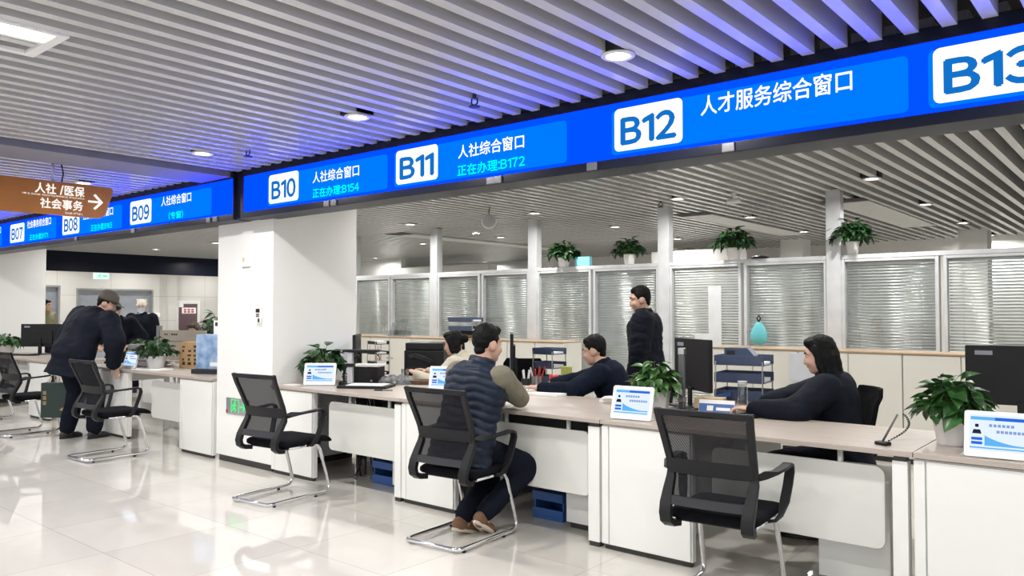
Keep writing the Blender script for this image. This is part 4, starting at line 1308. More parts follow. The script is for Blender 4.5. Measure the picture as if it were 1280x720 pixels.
file_trays((-6.08, 5.22, DZ1 + 0.03), R(-10), 'black four tier file trays behind the document scanner', 4, BLACKP, 0.18, 0.15, 0.05, 0.10)
t = thing('microphone', 'black gooseneck microphone left of the document scanner', 'microphone', (-5.70, 4.50, DZ1))
MB().lathe([(0.001, 0), (0.05, 0), (0.052, 0.02), (0.04, 0.03), (0.001, 0.032)], 18).build('base', BLACKP, t)
MB().tube([(0, 0, 0.03), (-0.01, 0, 0.1), (0.01, 0.01, 0.17), (0.06, 0.03, 0.22), (0.09, 0.045, 0.24)], 0.008, 8).build('gooseneck', BLACKP, t, smooth=True)
MB().cyl((0.085, 0.042, 0.237), (0.125, 0.065, 0.262), 0.014, n=12).build('mic_head', BLACKP, t, smooth=True)
t = thing('cable_coil', 'heap of grey and blue cables beside the silver scanner post', 'cables', (-5.80, 4.62, DZ1))
b = MB()
rc = random.Random(9)
for i in range(5):
    rr_ = rc.uniform(0.04, 0.08)
    b.tube([(math.cos(q * .5) * rr_ + rc.uniform(-.004, .004), math.sin(q * .5) * rr_ * .6, 0.01 + 0.02 * i + 0.012 * math.sin(q)) for q in range(12)], 0.006, 6, closed=True)
b.build('coils', mat('cable_blue_grey', (0.08, 0.11, 0.17), 0.5), t, smooth=True)
t = thing('desk_pen', 'black pen lying on the desk in front of the document scanner', 'pen', (-5.02, 4.36, DZ1), R(35))
MB().cyl((-0.07, 0, 0.006), (0.0, 0, 0.006), 0.006, n=8).build('barrel', BLACKP, t, smooth=True)
MB().cyl((0.0, 0, 0.005), (0.085, 0.0, 0.005), 0.004, n=8).build('pen_body', mat('pen_grey', (0.12, 0.11, 0.11)), t, smooth=True)
o = MB().box((-0.09, -0.05, 0), (0.09, 0.05, 0.002)).build('paper_slip', PAPER, None)
o.location = (-6.05, 4.2, DZ1)
tag(o, 'small paper slip on the desk corner at the foot of the pillar', 'paper')
# crumpled grey cloth
t = thing('cloth', 'crumpled grey striped cloth bag beside the scanner pad', 'cloth', (-5.42, 4.86, DZ1), R(30))
b = MB()
N_ = 26
for lvl in (0,):
    rows = []
    for i in range(N_):
        row = []
        for j in range(N_):
            u, v_ = i / (N_ - 1) * 2 - 1, j / (N_ - 1) * 2 - 1
            hgt = max(0, 1 - u * u * .9 - v_ * v_ * .9) ** .5 * 0.09
            z_ = 0.002 + hgt * (0.75 + 0.45 * noise.noise(V((u * 3, v_ * 3, 1.7)))) + 0.012 * noise.noise(V((u * 8, v_ * 8, 4)))* (hgt > 0)
            row.append(V((u * 0.17, v_ * 0.10, max(0.001, z_))))
        rows.append(row)
    b.add([p for r in rows for p in r], [(i * N_ + j, i * N_ + j + 1, (i + 1) * N_ + j + 1, (i + 1) * N_ + j) for i in range(N_ - 1) for j in range(N_ - 1)])
STR = mat('striped_cloth', (0.16, 0.16, 0.17), 0.7, 0, .3, .6, 30, .3)
b.build('fabric', STR, t, smooth=True)
# printer on the return
t = thing('printer', 'black office printer on the side desk left of the seated woman in beige', 'printer', (-5.95, 5.80, DZ1), R(30))
MB().box((-0.21, -0.2, 0.0), (0.21, 0.2, 0.26)).build('body', BLACKP, t, bevel=0.012)
MB().box((-0.20, -0.19, 0.26), (0.20, 0.19, 0.335)).build('scanner_lid', BLACKP, t, bevel=0.01)
b = MB().sweep([(-0.15, -0.2, 0.20), (-0.08, -0.25, 0.21), (0.02, -0.25, 0.18), (0.09, -0.2, 0.14)], [(-0.012, -0.02), (0.012, -0.02), (0.012, 0.02), (-0.012, 0.02)])
b.build('paper_tray_handle', GREYP, t)
MB().box((-0.15, -0.206, 0.06), (0.15, -0.2, 0.09)).build('tray_slot', GREYP, t)
t = thing('snack_tray', 'brown woven tray on the desk beside the printer', 'tray', (-5.22, 5.0, DZ1), R(20))
MB().lathe([(0.001, 0.0), (0.10, 0), (0.13, 0.035), (0.124, 0.036), (0.097, 0.006), (0.001, 0.006)], 20, sx=1.1, sy=.8).build('tray', mat('wicker', (0.16, 0.10, 0.06), 0.7, 0, .3, .4, 50, .5), t)
t = thing('drinking_glass', 'clear drinking glass in front of the black printer', 'glass', (-5.50, 5.05, DZ1))
MB().lathe([(0.032, 0), (0.036, 0.12), (0.033, 0.12), (0.029, 0.008), (0.001, 0.006)], 20).build('glass', ACR, t, smooth=True)

# ---------------- desk left of the pillar
t = thing('carton', 'brown cardboard carton with dark printing on the desk left of the pillar', 'box', (-8.77, 4.76, DZ1), R(28))
MB().box((-0.14, -0.12, 0), (0.14, 0.12, 0.30)).build('box', CARD, t, bevel=0.003)
b = MB()
rc = random.Random(5)
for i in range(3):
    for j in range(5):
        x0 = -0.11 + i * 0.075
        z0 = 0.035 + j * 0.05
        if rc.random() < .85:
            b.box((x0 + rc.uniform(0, .01), -0.1215, z0), (x0 + rc.uniform(.03, .05), -0.12, z0 + rc.uniform(.018, .038)))
b.box((0.14, -0.03, 0.12), (0.1415, 0.04, 0.15))
b.build('printing', DARKINK, t)
t = thing('roll_of_tape', 'teal box lying on top of the cardboard carton', 'box', (-8.63, 4.80, DZ1 + 0.30), R(28))
MB().box((-0.09, -0.06, 0), (0.09, 0.06, 0.055)).build('box', mat('teal_box', (0.06, 0.38, 0.33), 0.5), t, bevel=0.004)
t.name = 'teal_box'
t = thing('water_carton', 'blue carton with pale pattern on the desk touching the pillar', 'box', (-7.80, 4.46, DZ1 + 0.05), R(22))
BLC = mat('blue_carton', (0.13, 0.27, 0.50), 0.5)
nt = BLC.node_tree
rp = nt.nodes['Color Ramp']
rp.color_ramp.elements[0].color = (0.09, 0.20, 0.42, 1)
rp.color_ramp.elements[1].color = (0.40, 0.52, 0.68, 1)
nt.nodes['Noise Texture'].inputs['Scale'].default_value = 9
MB().box((-0.18, -0.1, 0), (0.15, 0.1, 0.36)).build('box', BLC, t, bevel=0.003)
MB().box((0.0, -0.103, 0.03), (0.14, -0.1, 0.07)).build('white_label', PAPER, t)
t = thing('base_tray', 'dark grey tray under the blue carton', 'tray', (-7.80, 4.46, DZ1), R(22))
MB().box((-0.2, -0.15, 0), (0.2, 0.13, 0.05)).build('tray', GREYP, t, bevel=0.004)
t = thing('white_bottle', 'white box standing on top of the blue carton by the pillar', 'box', (-7.77, 4.48, DZ1 + 0.41), R(22))
MB().box((-0.05, -0.04, 0), (0.05, 0.04, 0.15)).build('box', PAPER, t, bevel=0.004)
MB().box((-0.03, -0.041, 0.09), (0.03, -0.04, 0.13)).build('dark_mark', GREYP, t)
t.name = 'white_box'
t = thing('desk_screen', 'beige partition screen on the far desk behind the carton', 'desk screen', (-10.27, 5.38, 0.78), R(15))
SCR = mat('screen_fabric', (0.34, 0.31, 0.26), 0.8, 0, .3, .06, 10)
MB().box((-0.42, -0.015, 0), (0.42, 0.015, 0.40)).build('board', SCR, t, bevel=0.003)
MB().box((-0.42, -0.018, 0.245), (0.42, -0.015, 0.252)).build('seam', GREYP, t)
MB().box((-0.47, -0.03, 0), (-0.42, 0.03, 0.46)).build('end_post', mat('post_mid_grey', (0.2, 0.2, 0.21), 0.5), t, bevel=0.003)
b = MB()
for x0, x1 in ((-0.33, -0.305), (-0.29, -0.27), (-0.2, -0.17), (-0.16, -0.13), (-0.12, -0.09)):
    b.box((x0, -0.0165, 0.33), (x1, -0.015, 0.355))
b.build('dark_marks', DARKINK, t)
o = thing('desk_base', 'white desk behind the counter left of the pillar', 'desk', (-10.4, 5.6, 0))
MB().box((-0.9, -0.35, 0.75), (0.85, 0.35, 0.78)).build('top', WOOD, o, bevel=0.003)
MB().box((-0.88, -0.33, 0), (-0.84, 0.33, 0.75)).build('side_panel', WHITE, o)
MB().box((0.79, -0.33, 0), (0.83, 0.33, 0.75)).build('side_panel', WHITE, o)
MB().box((-0.84, -0.30, 0.15), (0.79, -0.28, 0.75)).build('back_panel', WHITE, o)
o.name = 'office_desk'
file_trays((-9.42, 4.5, DZ1 + 0.01), R(25), 'grey file trays stacked with papers beside the man in the cap', 3, mat('tray_grey', (0.3, 0.3, 0.31), 0.5), 0.34, 0.28, 0.08, 0.10)
o = MB().prism(rrect(-0.22, -0.12, 0.22, 0.12, 0.02), (0, 0, 0), (1, 0, 0), (0, 1, 0), (0, 0, 0.008)).build('paper_tray', PAPER, None)
o.location = (-8.83, 4.27, DZ1)
o.rotation_euler = (0, 0, R(10))
tag(o, 'white tray sheet under the plant bowl on the left desk', 'tray')
for ob in bpy.data.objects:
    if ob.get('label', '').startswith('bushy dark plant'):
        ob.location.z += 0.008
t = thing('clutter_pile', 'pile of crumpled paper and ribbons beside the cardboard carton', 'papers', (-9.12, 4.62, DZ1))
b = MB()
rc = random.Random(12)
for i in range(9):
    M = Matrix.Translation((rc.uniform(-.12, .05), rc.uniform(-.08, .08), 0.012 + i * 0.007)) @ Matrix.Rotation(rc.uniform(0, 3), 4, 'Z') @ Matrix.Rotation(rc.uniform(-.25, .25), 4, 'X')
    b.box((-0.06, -0.035, -0.002), (0.06, 0.035, 0.002), i % 2, M)
b.build('papers', [PAPER, mat('brown_paper', (0.3, 0.2, 0.13), 0.8)], t)


# ================================================================== VISITOR CHAIRS
def chair_proto():
    t = thing('visitor_chair', 'x', 'chair', (0, 0, 0))
    # chrome cantilever base
    r = 0.0138
    pts = []
    def arc(c, a0, a1, rad, u, v_, n_=5):
        return [V(c) + V(u) * (rad * math.cos(R(a0 + (a1 - a0) * k_ / n_))) + V(v_) * (rad * math.sin(R(a0 + (a1 - a0) * k_ / n_))) for k_ in range(n_ + 1)]
    W2, zc = 0.217, 0.0225
    def half(sx):
        p = [V((sx * 0.19, 0.20, 0.405)), V((sx * 0.195, 0.42, 0.405)), V((sx * 0.20, 0.475, 0.395)), V((sx * 0.205, 0.50, 0.36)), V((sx * 0.213, 0.565, 0.16)), V((sx * 0.216, 0.587, 0.085)), V((sx * W2, 0.588, 0.055)), V((sx * W2, 0.572, 0.032)), V((sx * W2, 0.545, zc))]
        p += [V((sx * W2, 0.06, zc)), V((sx * (W2 - 0.006), 0.028, zc)), V((sx * (W2 - 0.02), 0.008, zc)), V((sx * (W2 - 0.05), 0.0, zc))]
        return p
    pts = half(-1) + half(1)[::-1]
    MB().tube(pts, r, 10).build('base_frame', CHROME, t, smooth=True)
    for sx, y in ((-1, 0.05), (1, 0.05), (-1, 0.45), (1, 0.45)):
        MB().cyl((sx * W2, y, 0), (sx * W2, y, 0.012), 0.012, n=10).build('glide', BLACKP, t)
    # seat
    rows = []
    prof = [(0.12, 0.0, 0.95), (0.14, 0.012, 1), (0.30, 0.008, 1), (0.45, 0.012, 1), (0.55, 0.010, 0.99), (0.61, -0.012, 0.96), (0.635, -0.045, 0.92)]
    b = MB()
    ring = []
    for y, dz, ws in prof:
        zt, zb = 0.462 + dz, 0.405 + dz * 0.35
        h2 = 0.235 * ws
        ring.append([V((-h2 + 0.03, y, zb)), V((-h2, y, zb + 0.018)), V((-h2 + 0.008, y, zt - 0.012)), V((-h2 + 0.035, y, zt)), V((0, y, zt - 0.006)), V((h2 - 0.035, y, zt)), V((h2 - 0.008, y, zt - 0.012)), V((h2, y, zb + 0.018)), V((h2 - 0.03, y, zb))])
    b.rings(ring)
    b.build('seat', CUSH, t, smooth=True, sub=1)
    MB().box((-0.2, 0.16, 0.396), (0.2, 0.52, 0.412)).build('seat_pan', BLACKP, t, bevel=0.006)
    # back frame
    prof = [(0.970, 0.020, 0.247), (0.90, 0.045, 0.242), (0.80, 0.092, 0.235), (0.72, 0.128, 0.230), (0.66, 0.146, 0.228), (0.62, 0.142, 0.227), (0.56, 0.105, 0.226), (0.50, 0.070, 0.224), (0.455, 0.055, 0.222), (0.42, 0.062, 0.220), (0.398, 0.095, 0.216), (0.392, 0.15, 0.205)]
    f = MB()
    for sx in (-1, 1):
        path = [V((sx * (hw - 0.018), y, z)) for z, y, hw in prof]
        rs = []
        for i, p in enumerate(path):
            tt = (path[min(i + 1, len(path) - 1)] - path[max(i - 1, 0)]).normalized()
            nrm = V((1, 0, 0)).cross(tt).normalized()
            wd = 0.018 if i < 5 else 0.018 + min(0.012, 0.004 * (i - 4))
            th = 0.012 if i < 5 else 0.016
            rs.append([p + V((-wd, 0, 0)) - nrm * th, p + V((wd, 0, 0)) - nrm * th, p + V((wd, 0, 0)) + nrm * th, p + V((-wd, 0, 0)) + nrm * th])
        f.rings(rs)
    f.box((-0.232, 0.010, 0.938), (0.232, 0.032, 0.970))
    f.build('back_frame', BLACKP, t, bevel=0.004)
    # lumbar band, lower bar
    def band(z0, z1, y0, y1, th, curve):
        b = MB()
        rs = []
        for k_ in range(9):
            u = k_ / 8 * 2 - 1
            off = -curve * (1 - u * u)
            x_ = u * 0.212
            rs.append([V((x_, y0 + off, z0)), V((x_, y0 + off + th, z0)), V((x_, y1 + off + th, z1)), V((x_, y1 + off, z1))])
        b.rings(rs)
        return b
    band(0.640, 0.715, 0.132, 0.118, 0.014, 0.018).build('lumbar_band', BLACKP, t, smooth=False, bevel=0.003)
    band(0.498, 0.540, 0.058, 0.080, 0.014, 0.014).build('lower_bar', GREYP, t, smooth=False, bevel=0.003)
    # mesh panels
    b = MB()
    zs = [0.945, 0.90, 0.84, 0.78, 0.72, 0.66, 0.62, 0.58, 0.53]
    def yat(z):
        for (za, ya, _), (zb, yb, _) in zip(prof[:-1], prof[1:]):
            if zb <= z <= za:
                return ya + (yb - ya) * (za - z) / (za - zb)
        return prof[0][1]
    rows = []
    for z in zs:
        y = yat(z)
        rows.append([V((u * 0.205, y - 0.022 * (1 - u * u), z)) for u in (-1, -.6, -.2, .2, .6, 1)])
    b.add([p for r_ in rows for p in r_], [(i * 6 + j, i * 6 + j + 1, (i + 1) * 6 + j + 1, (i + 1) * 6 + j) for i in range(len(rows) - 1) for j in range(5)])
    b.build('back_mesh', MESH, t, smooth=True)
    # armrests
    for sx in (-1, 1):
        path = [V((sx * 0.222, 0.150, 0.655)), V((sx * 0.250, 0.175, 0.668)), V((sx * 0.275, 0.25, 0.672)), V((sx * 0.285, 0.36, 0.680)), V((sx * 0.285, 0.43, 0.686)), V((sx * 0.284, 0.462, 0.675)), V((sx * 0.283, 0.472, 0.645)), V((sx * 0.278, 0.455, 0.58)), V((sx * 0.268, 0.43, 0.50)), V((sx * 0.255, 0.405, 0.435)), V((sx * 0.235, 0.385, 0.408)), V((sx * 0.20, 0.38, 0.402))]
        rs = []
        for i, p in enumerate(path):
            tt = (path[min(i + 1, len(path) - 1)] - path[max(i - 1, 0)]).normalized()
            sd = V((1, 0, 0)) - tt * tt.x
            if i >= 9 or i < 2:
                sd = V((0, 1, 0)) * (1 if sx > 0 else -1) + V((0.6, 0, 0)) if i < 2 else V((0.2, 1, 0))
                sd = sd - tt * sd.dot(tt)
            sd.normalize()
            nn = sd.cross(tt)
            wd = 0.024 if 2 < i < 9 else 0.020
            rs.append([p - sd * wd - nn * 0.008, p + sd * wd - nn * 0.008, p + sd * wd + nn * 0.008, p - sd * wd + nn * 0.008])
        # keep ring orientation continuous
        for i in range(1, len(rs)):
            best = min(range(4), key=lambda q: sum((rs[i][(j + q) % 4] - rs[i - 1][j]).length for j in range(4)))
            best2 = min(range(4), key=lambda q: sum((rs[i][::-1][(j + q) % 4] - rs[i - 1][j]).length for j in range(4)))
            c1 = [rs[i][(j + best) % 4] for j in range(4)]
            c2 = [rs[i][::-1][(j + best2) % 4] for j in range(4)]
            d1 = sum((c1[j] - rs[i - 1][j]).length for j in range(4))
            d2 = sum((c2[j] - rs[i - 1][j]).length for j in range(4))
            rs[i] = c1 if d1 <= d2 else c2
        MB().rings(rs).build('armrest', BLACKP, t, bevel=0.003)
    return t


cp = chair_proto()
CH = [(-1.715, 3.46, 5, 'black mesh visitor chair nearest the camera, in front of the desk'),
      (-3.48, 3.415, 4, 'black mesh visitor chair the man in the quilted vest sits on'),
      (-5.30, 3.31, 6, 'empty black mesh visitor chair in front of the white pillar'),
      (-8.11, 3.20, 3, 'black mesh visitor chair right of the man in the cap'),
      (-10.36, 3.22, 6, 'black mesh visitor chair left of the man in the cap, behind his bag'),
      (-12.15, 3.30, 4, 'black mesh visitor chair cut by the left edge of the picture')]
for i, (x_, y_, a, lb) in enumerate(CH):
    o = cp if i == 0 else copy_tree(cp)
    o.location = (x_, y_, 0)
    o.rotation_euler = (0, 0, R(a))
    tag(o, lb, 'chair', 'black mesh visitor chairs')


def office_chair(loc, rz, label, back_h=1.0):
    t = thing('office_chair', label, 'chair', loc, rz, 'office chairs behind the counter')
    st = MB()
    for k_ in range(5):
        a = 2 * PI * k_ / 5 + .3
        d = V((math.cos(a), math.sin(a), 0))
        s_ = V((-d.y, d.x, 0))
        st.rings([[d * .03 + s_ * .025 + V((0, 0, .06)), d * .03 - s_ * .025 + V((0, 0, .06)), d * .03 - s_ * .025 + V((0, 0, .11)), d * .03 + s_ * .025 + V((0, 0, .11))], [d * .30 + s_ * .015 + V((0, 0, .055)), d * .30 - s_ * .015 + V((0, 0, .055)), d * .30 - s_ * .015 + V((0, 0, .08)), d * .30 + s_ * .015 + V((0, 0, .08))]])
        MB().cyl(d * .30 - s_ * .02 + V((0, 0, .028)), d * .30 + s_ * .02 + V((0, 0, .028)), 0.028, n=14).build('caster', BLACKP, t)
    st.build('star_base', BLACKP, t)
    MB().cyl((0, 0, 0.1), (0, 0, 0.42), 0.028, n=14).build('gas_column', GREYP, t, smooth=True)
    MB().prism(rrect(-0.24, -0.23, 0.24, 0.25, 0.08), (0, 0, 0.42), (1, 0, 0), (0, 1, 0), (0, 0, 0.07)).build('seat', CUSH, t, bevel=0.02)
    rows = []
    for z, y, hw in ((0.52, -0.22, 0.16), (0.60, -0.23, 0.20), (0.72, -0.235, 0.22), (0.85, -0.26, 0.22), (back_h - 0.05, -0.29, 0.205), (back_h, -0.30, 0.17)):
        rows.append([V((u * hw, y - 0.05 * (1 - u * u) + e, z)) for e, us in ((0, (-1, -.5, 0, .5, 1)), (0.03, (1, .5, 0, -.5, -1))) for u in us])
    MB().rings(rows).build('backrest', CUSH, t, bevel=0.006)
    MB().tube([(0, -0.1, 0.41), (0, -0.27, 0.43), (0, -0.31, 0.52), (0, -0.29, 0.66)], 0.02, 8).build('back_support', BLACKP, t, smooth=True)
    for sx in (-1, 1):
        MB().tube([(sx * .22, 0.0, .44), (sx * .29, 0.0, .46), (sx * .30, -0.02, .66), (sx * .30, -0.1, .68), (sx * .30, 0.14, .68)], 0.016, 6).build('armrest', BLACKP, t, smooth=True)
    return t


office_chair((-1.74, 5.31, 0), R(125), 'black office chair under the woman in black', 0.95)
office_chair((-3.34, 5.60, 0), R(105), 'black office chair under the clerk in the dark sweater', 0.95)
office_chair((-5.15, 6.45, 0), R(30), 'empty black office chair behind the red pens', 0.97)
office_chair((-5.10, 5.68, 0), R(105), 'black office chair under the clerk in beige', 0.92)
office_chair((-11.12, 6.12, 0), R(-150), 'black office chair behind the beige partition screen', 0.9)


# ================================================================== PEOPLE
def tcap(mb, p0, r0, p1, r1, n=14, k=4):
    """closed tapered capsule"""
    p0, p1 = V(p0), V(p1)
    ax = p1 - p0
    if ax.length < 1e-5:
        ax = V((0, 0, 1e-4))
    t = ax.normalized()
    a = t.orthogonal().normalized()
    b = t.cross(a)
    rs = []
    for i in range(k + 1):
        f = -PI / 2 + (PI / 2) * i / k
        rs.append((p0 + t * (r0 * math.sin(f)), max(1e-4, r0 * math.cos(f))))
    for i in range(k + 1):
        f = (PI / 2) * i / k
        rs.append((p1 + t * (r1 * math.sin(f)), max(1e-4, r1 * math.cos(f))))
    mb.rings([[c + (a * math.cos(2 * PI * q / n) + b * math.sin(2 * PI * q / n)) * r for q in range(n)] for c, r in rs])


def ell(mb, c, rad, M3=None, n=18, k=10):
    c = V(c)
    M3 = M3 or Matrix.Identity(3)
    rs = []
    for i in range(k + 1):
        f = -PI / 2 + PI * i / k
        z, r = math.sin(f), max(1e-3, math.cos(f))
        rs.append([c + M3 @ V((rad[0] * r * math.cos(2 * PI * q / n), rad[1] * r * math.sin(2 * PI * q / n), rad[2] * z)) for q in range(n)])
    mb.rings(rs)


def fuse(mb, name, m, parent, voxel, smooth=4, disp=None):
    """fuse overlapping closed shapes into one continuous surface"""
    me = bpy.data.meshes.new(name)
    me.from_pydata(mb.v, [], mb.f)
    fix_normals(me)
    ob = bpy.data.objects.new('tmp', me)
    COL.objects.link(ob)
    rm = ob.modifiers.new('r', 'REMESH')
    rm.mode = 'VOXEL'
    rm.voxel_size = voxel
    sm = ob.modifiers.new('s', 'SMOOTH')
    sm.factor = 0.5
    sm.iterations = smooth
    bpy.context.view_layer.update()
    res = bpy.data.meshes.new_from_object(ob.evaluated_get(bpy.context.evaluated_depsgraph_get()))
    bpy.data.objects.remove(ob)
    bpy.data.meshes.remove(me)
    res.name = name
    if disp:
        nr = [v.normal.copy() for v in res.vertices]
        for v, nn in zip(res.vertices, nr):
            v.co += nn * disp(v.co, nn)
    res.materials.clear()
    res.materials.append(m)
    res.polygons.foreach_set('use_smooth', [True] * len(res.polygons))
    o = bpy.data.objects.new(name, res)
    COL.objects.link(o)
    o.parent = parent
    return o


def ik(a, b, l1, l2, pole):
    a, b, pole = V(a), V(b), V(pole)
    d = b - a
    L = d.length
    if L > (l1 + l2) * 0.995:
        b = a + d.normalized() * (l1 + l2) * 0.995
        d = b - a
        L = d.length
    u = d.normalized()
    x_ = (l1 * l1 - l2 * l2 + L * L) / (2 * L)
    h = math.sqrt(max(0, l1 * l1 - x_ * x_))
    pp = pole - u * pole.dot(u)
    pp.normalize()
    return a + u * x_ + pp * h, b


def folds(amp, f=9.0, seed=0.0, stretch=(1, 1, 1)):
    s = V(stretch)
    def fn(co, nn):
        return amp * noise.noise(V((co.x * f * s.x + seed, co.y * f * s.y, co.z * f * s.z))) + amp * 0.5 * noise.noise(V((co.x * f * 2.3 * s.x, co.y * f * 2.3 * s.y + seed, co.z * f * 2.3 * s.z)))
    return fn


def human(label, loc, rz, pelvis, lean=(0, 0), bend=0.0, head=(0, 0), handL=None, handR=None, elbL=(-.6, -.4, -.6), elbR=(.6, -.4, -.6), footL=(-.1, 0, 0), footR=(.1, 0, 0), toeL=(0, 1, 0), toeR=(0, 1, 0), kneeL=(0, 1, 0), kneeR=(0, 1, 0),
          top=None, top_off=0.022, sleeve=None, trousers=TROUS, shoe=(BLKSHOE, BLKSHOE), hair='short', hairm=HAIR, cap=None, mask=None, scale=1.0, vox=0.010, hem=-0.16, curl=22, collar=True, inner=None, gloves=None, topdisp=None, vest=False, group=None, legs=True, hand_dirL=None, hand_dirR=None, palm=(0, 0, -1), wide=1.0, sleeve_r=1.0, leg_r=1.0):
    t = thing('person', label, 'person', loc, rz, group)
    t.scale = (scale,) * 3
    P0 = V(pelvis)
    lf, ls = R(lean[0]), R(lean[1])
    U = V((math.sin(ls), math.sin(lf) * math.cos(ls), math.cos(lf) * math.cos(ls))).normalized()
    Rt = V((1, 0, 0))
    Rt = (Rt - U * Rt.dot(U)).normalized()
    Fw = U.cross(Rt)
    b2 = R(bend)
    def spine(tt):
        """curved spine: bend added progressively"""
        steps = 12
        p = P0.copy()
        for q in range(steps):
            a = b2 * (q + .5) / steps * (tt / 0.5)
            p += (U * math.cos(a) + Fw * math.sin(a)) * (tt / steps)
        a = b2 * (tt / 0.5)
        return p, (U * math.cos(a) + Fw * math.sin(a)).normalized(), (Fw * math.cos(a) - U * math.sin(a)).normalized()
    def loft(mb, table, off):
        rs = []
        for tt, rx, ry, yo in table:
            c, u_, f_ = spine(tt)
            c = c + f_ * yo
            rs.append([c + Rt * ((rx * wide + off) * math.cos(2 * PI * q / 20)) + f_ * ((ry + off) * math.sin(2 * PI * q / 20)) for q in range(20)])
        mb.rings(rs)
    TOR = [(-.10, .12, .10, -.01), (-.04, .158, .115, -.012), (.04, .160, .118, -.008), (.14, .142, .104, 0), (.24, .150, .108, .006), (.34, .168, .116, .004), (.41, .160, .104, -.004), (.455, .115, .082, -.01), (.49, .065, .06, -.012), (.53, .054, .056, -.005)]
    nb, un, fn_ = spine(0.50)
    sh, us, fs_ = spine(0.425)
    ShL, ShR = sh - Rt * .175 * wide, sh + Rt * .175 * wide
    # head frame
    yaw, pit = R(head[0]), R(head[1])
    fh = V((-math.sin(yaw) * math.cos(pit), math.cos(yaw) * math.cos(pit), math.sin(pit)))
    rh = V((math.cos(yaw), math.sin(yaw), 0))
    uh = rh.cross(fh)
    HM = Matrix((rh, fh, uh)).transposed()
    Hc = nb + (un * .5 + uh * .5).normalized() * .125 + fh * .02
    def loc_(p):
        if p and len(p) == 4:          # a point of the room
            return Matrix.Rotation(-rz, 3, 'Z') @ (V(p[1:]) - V(loc)) / scale
        return p
    handL, handR = loc_(handL), loc_(handR)
    def H(x_, y_, z_):
        return Hc + HM @ V((x_, y_, z_))
    hl = V(handL) if handL else sh - Rt * .24 - V((0, 0, .55))
    hr = V(handR) if handR else sh + Rt * .24 - V((0, 0, .55))
    ElL, WrL = ik(ShL, hl, .285, .25, V(elbL))
    ElR, WrR = ik(ShR, hr, .285, .25, V(elbR))
    HipL, HipR = P0 - Rt * .09 - U * .03, P0 + Rt * .09 - U * .03
    AnL, AnR = V(footL) + V((0, 0, .085)), V(footR) + V((0, 0, .085))
    KnL, AnL = ik(HipL, AnL, .43, .42, V(kneeL))
    KnR, AnR = ik(HipR, AnR, .43, .42, V(kneeR))
    # ---- body
    bd = MB()
    loft(bd, TOR, 0)
    tcap(bd, nb - un * .02, .056, Hc - HM @ V((0, .02, .05)), .052)
    ell(bd, H(0, -.012, .028), (.074, .094, .100), HM)
    ell(bd, H(0, .020, -.030), (.064, .070, .085), HM)
    ell(bd, H(0, .048, -.078), (.036, .036, .034), HM)
    tcap(bd, H(0, .082, .012), .010, H(0, .098, -.030), .014, 10)
    for sx in (-1, 1):
        ell(bd, H(sx * .074, -.008, -.008), (.011, .026, .034), HM)
        ell(bd, H(sx * .034, .060, -.028), (.026, .028, .026), HM)
        tcap(bd, H(sx * .014, .078, .030), .012, H(sx * .046, .066, .030), .011, 8)
    tcap(bd, H(-.018, .078, -.058), .008, H(.018, .078, -.058), .008, 8)
    for S_, E_, W_ in ((ShL, ElL, WrL), (ShR, ElR, WrR)):
        tcap(bd, S_, .056, E_, .041)
        tcap(bd, E_, .041, W_, .027)
    if legs:
        for h_, k_, a_, td in ((HipL, KnL, AnL, toeL), (HipR, KnR, AnR, toeR)):
            tcap(bd, h_, .088, k_, .058)
            m_ = k_.lerp(a_, .3)
            tcap(bd, k_, .056, m_, .058)
            tcap(bd, m_, .058, a_, .038)
            td = V(td).normalized()
            tcap(bd, a_ - V((0, 0, .04)), .036, a_ + td * .13 - V((0, 0, .055)), .028)
    for W_, E_, side, hd in ((WrL, ElL, -1, hand_dirL), (WrR, ElR, 1, hand_dirR)):
        d = V(hd).normalized() if hd else (W_ - E_).normalized()
        pn = V(palm)
        pn = (pn - d * pn.dot(d))
        pn = pn.normalized() if pn.length > 1e-3 else d.orthogonal().normalized()
        s_ = d.cross(pn).normalized()          # thumb side is chosen towards the body midline
        mid = V((P0.x, W_.y, W_.z)) - W_
        if s_.dot(Rt) * side > 0:
            s_ = -s_
        M3 = Matrix((s_, d, pn)).transposed()
        tcap(bd, W_, .027, W_ + d * .03, .026)
        ell(bd, W_ + d * .055, (.041, .052, .017), M3)
        for q, (off, ln) in enumerate(((.030, .072), (.010, .082), (-.010, .077), (-.029, .060))):
            p = W_ + d * .092 + s_ * off
            dd = (d + s_ * off * 1.5).normalized()
            for seg in range(3):
                ang = R(curl * (1 + .25 * q) * (.55 + .45 * seg))
                ax = dd.cross(pn).normalized()
                dd = (Matrix.Rotation(ang, 3, ax) @ dd).normalized()
                e = p + dd * ln * (.42, .32, .26)[seg]
                tcap(bd, p, .0098 - .0008 * seg, e, .0092 - .0008 * seg, 8, 3)
                p = e
        p = W_ + d * .03 + s_ * .028
        q1 = p + (d * .6 + s_ * .65 + pn * .25).normalized() * .042
        q2 = q1 + (d * .9 + s_ * .2 + pn * .3).normalized() * .034
        tcap(bd, p, .014, q1, .0115, 8, 3)
        tcap(bd, q1, .0112, q2, .009, 8, 3)
    body = fuse(bd, 'body', SKIN, t, vox * 0.78, 3)
    # ---- face pieces
    for sx in (-1, 1):
        e = MB()
        ell(e, H(sx * .032, .0700, .008), (.0115, .0095, .0065), HM, 12, 8)
        eo = e.build('eye', EYEW, t, smooth=True)
        e = MB()
        ell(e, H(sx * .032, .0780, .008), (.0058, .0026, .0056), HM, 10, 6)
        e.build('iris', IRIS, eo, smooth=True)
        e = MB()
        e.tube([H(sx * .016, .0885, .030), H(sx * .034, .084, .036), H(sx * .050, .071, .031)], .0042, 6)
        e.build('eyebrow', hairm, t)
    e = MB()
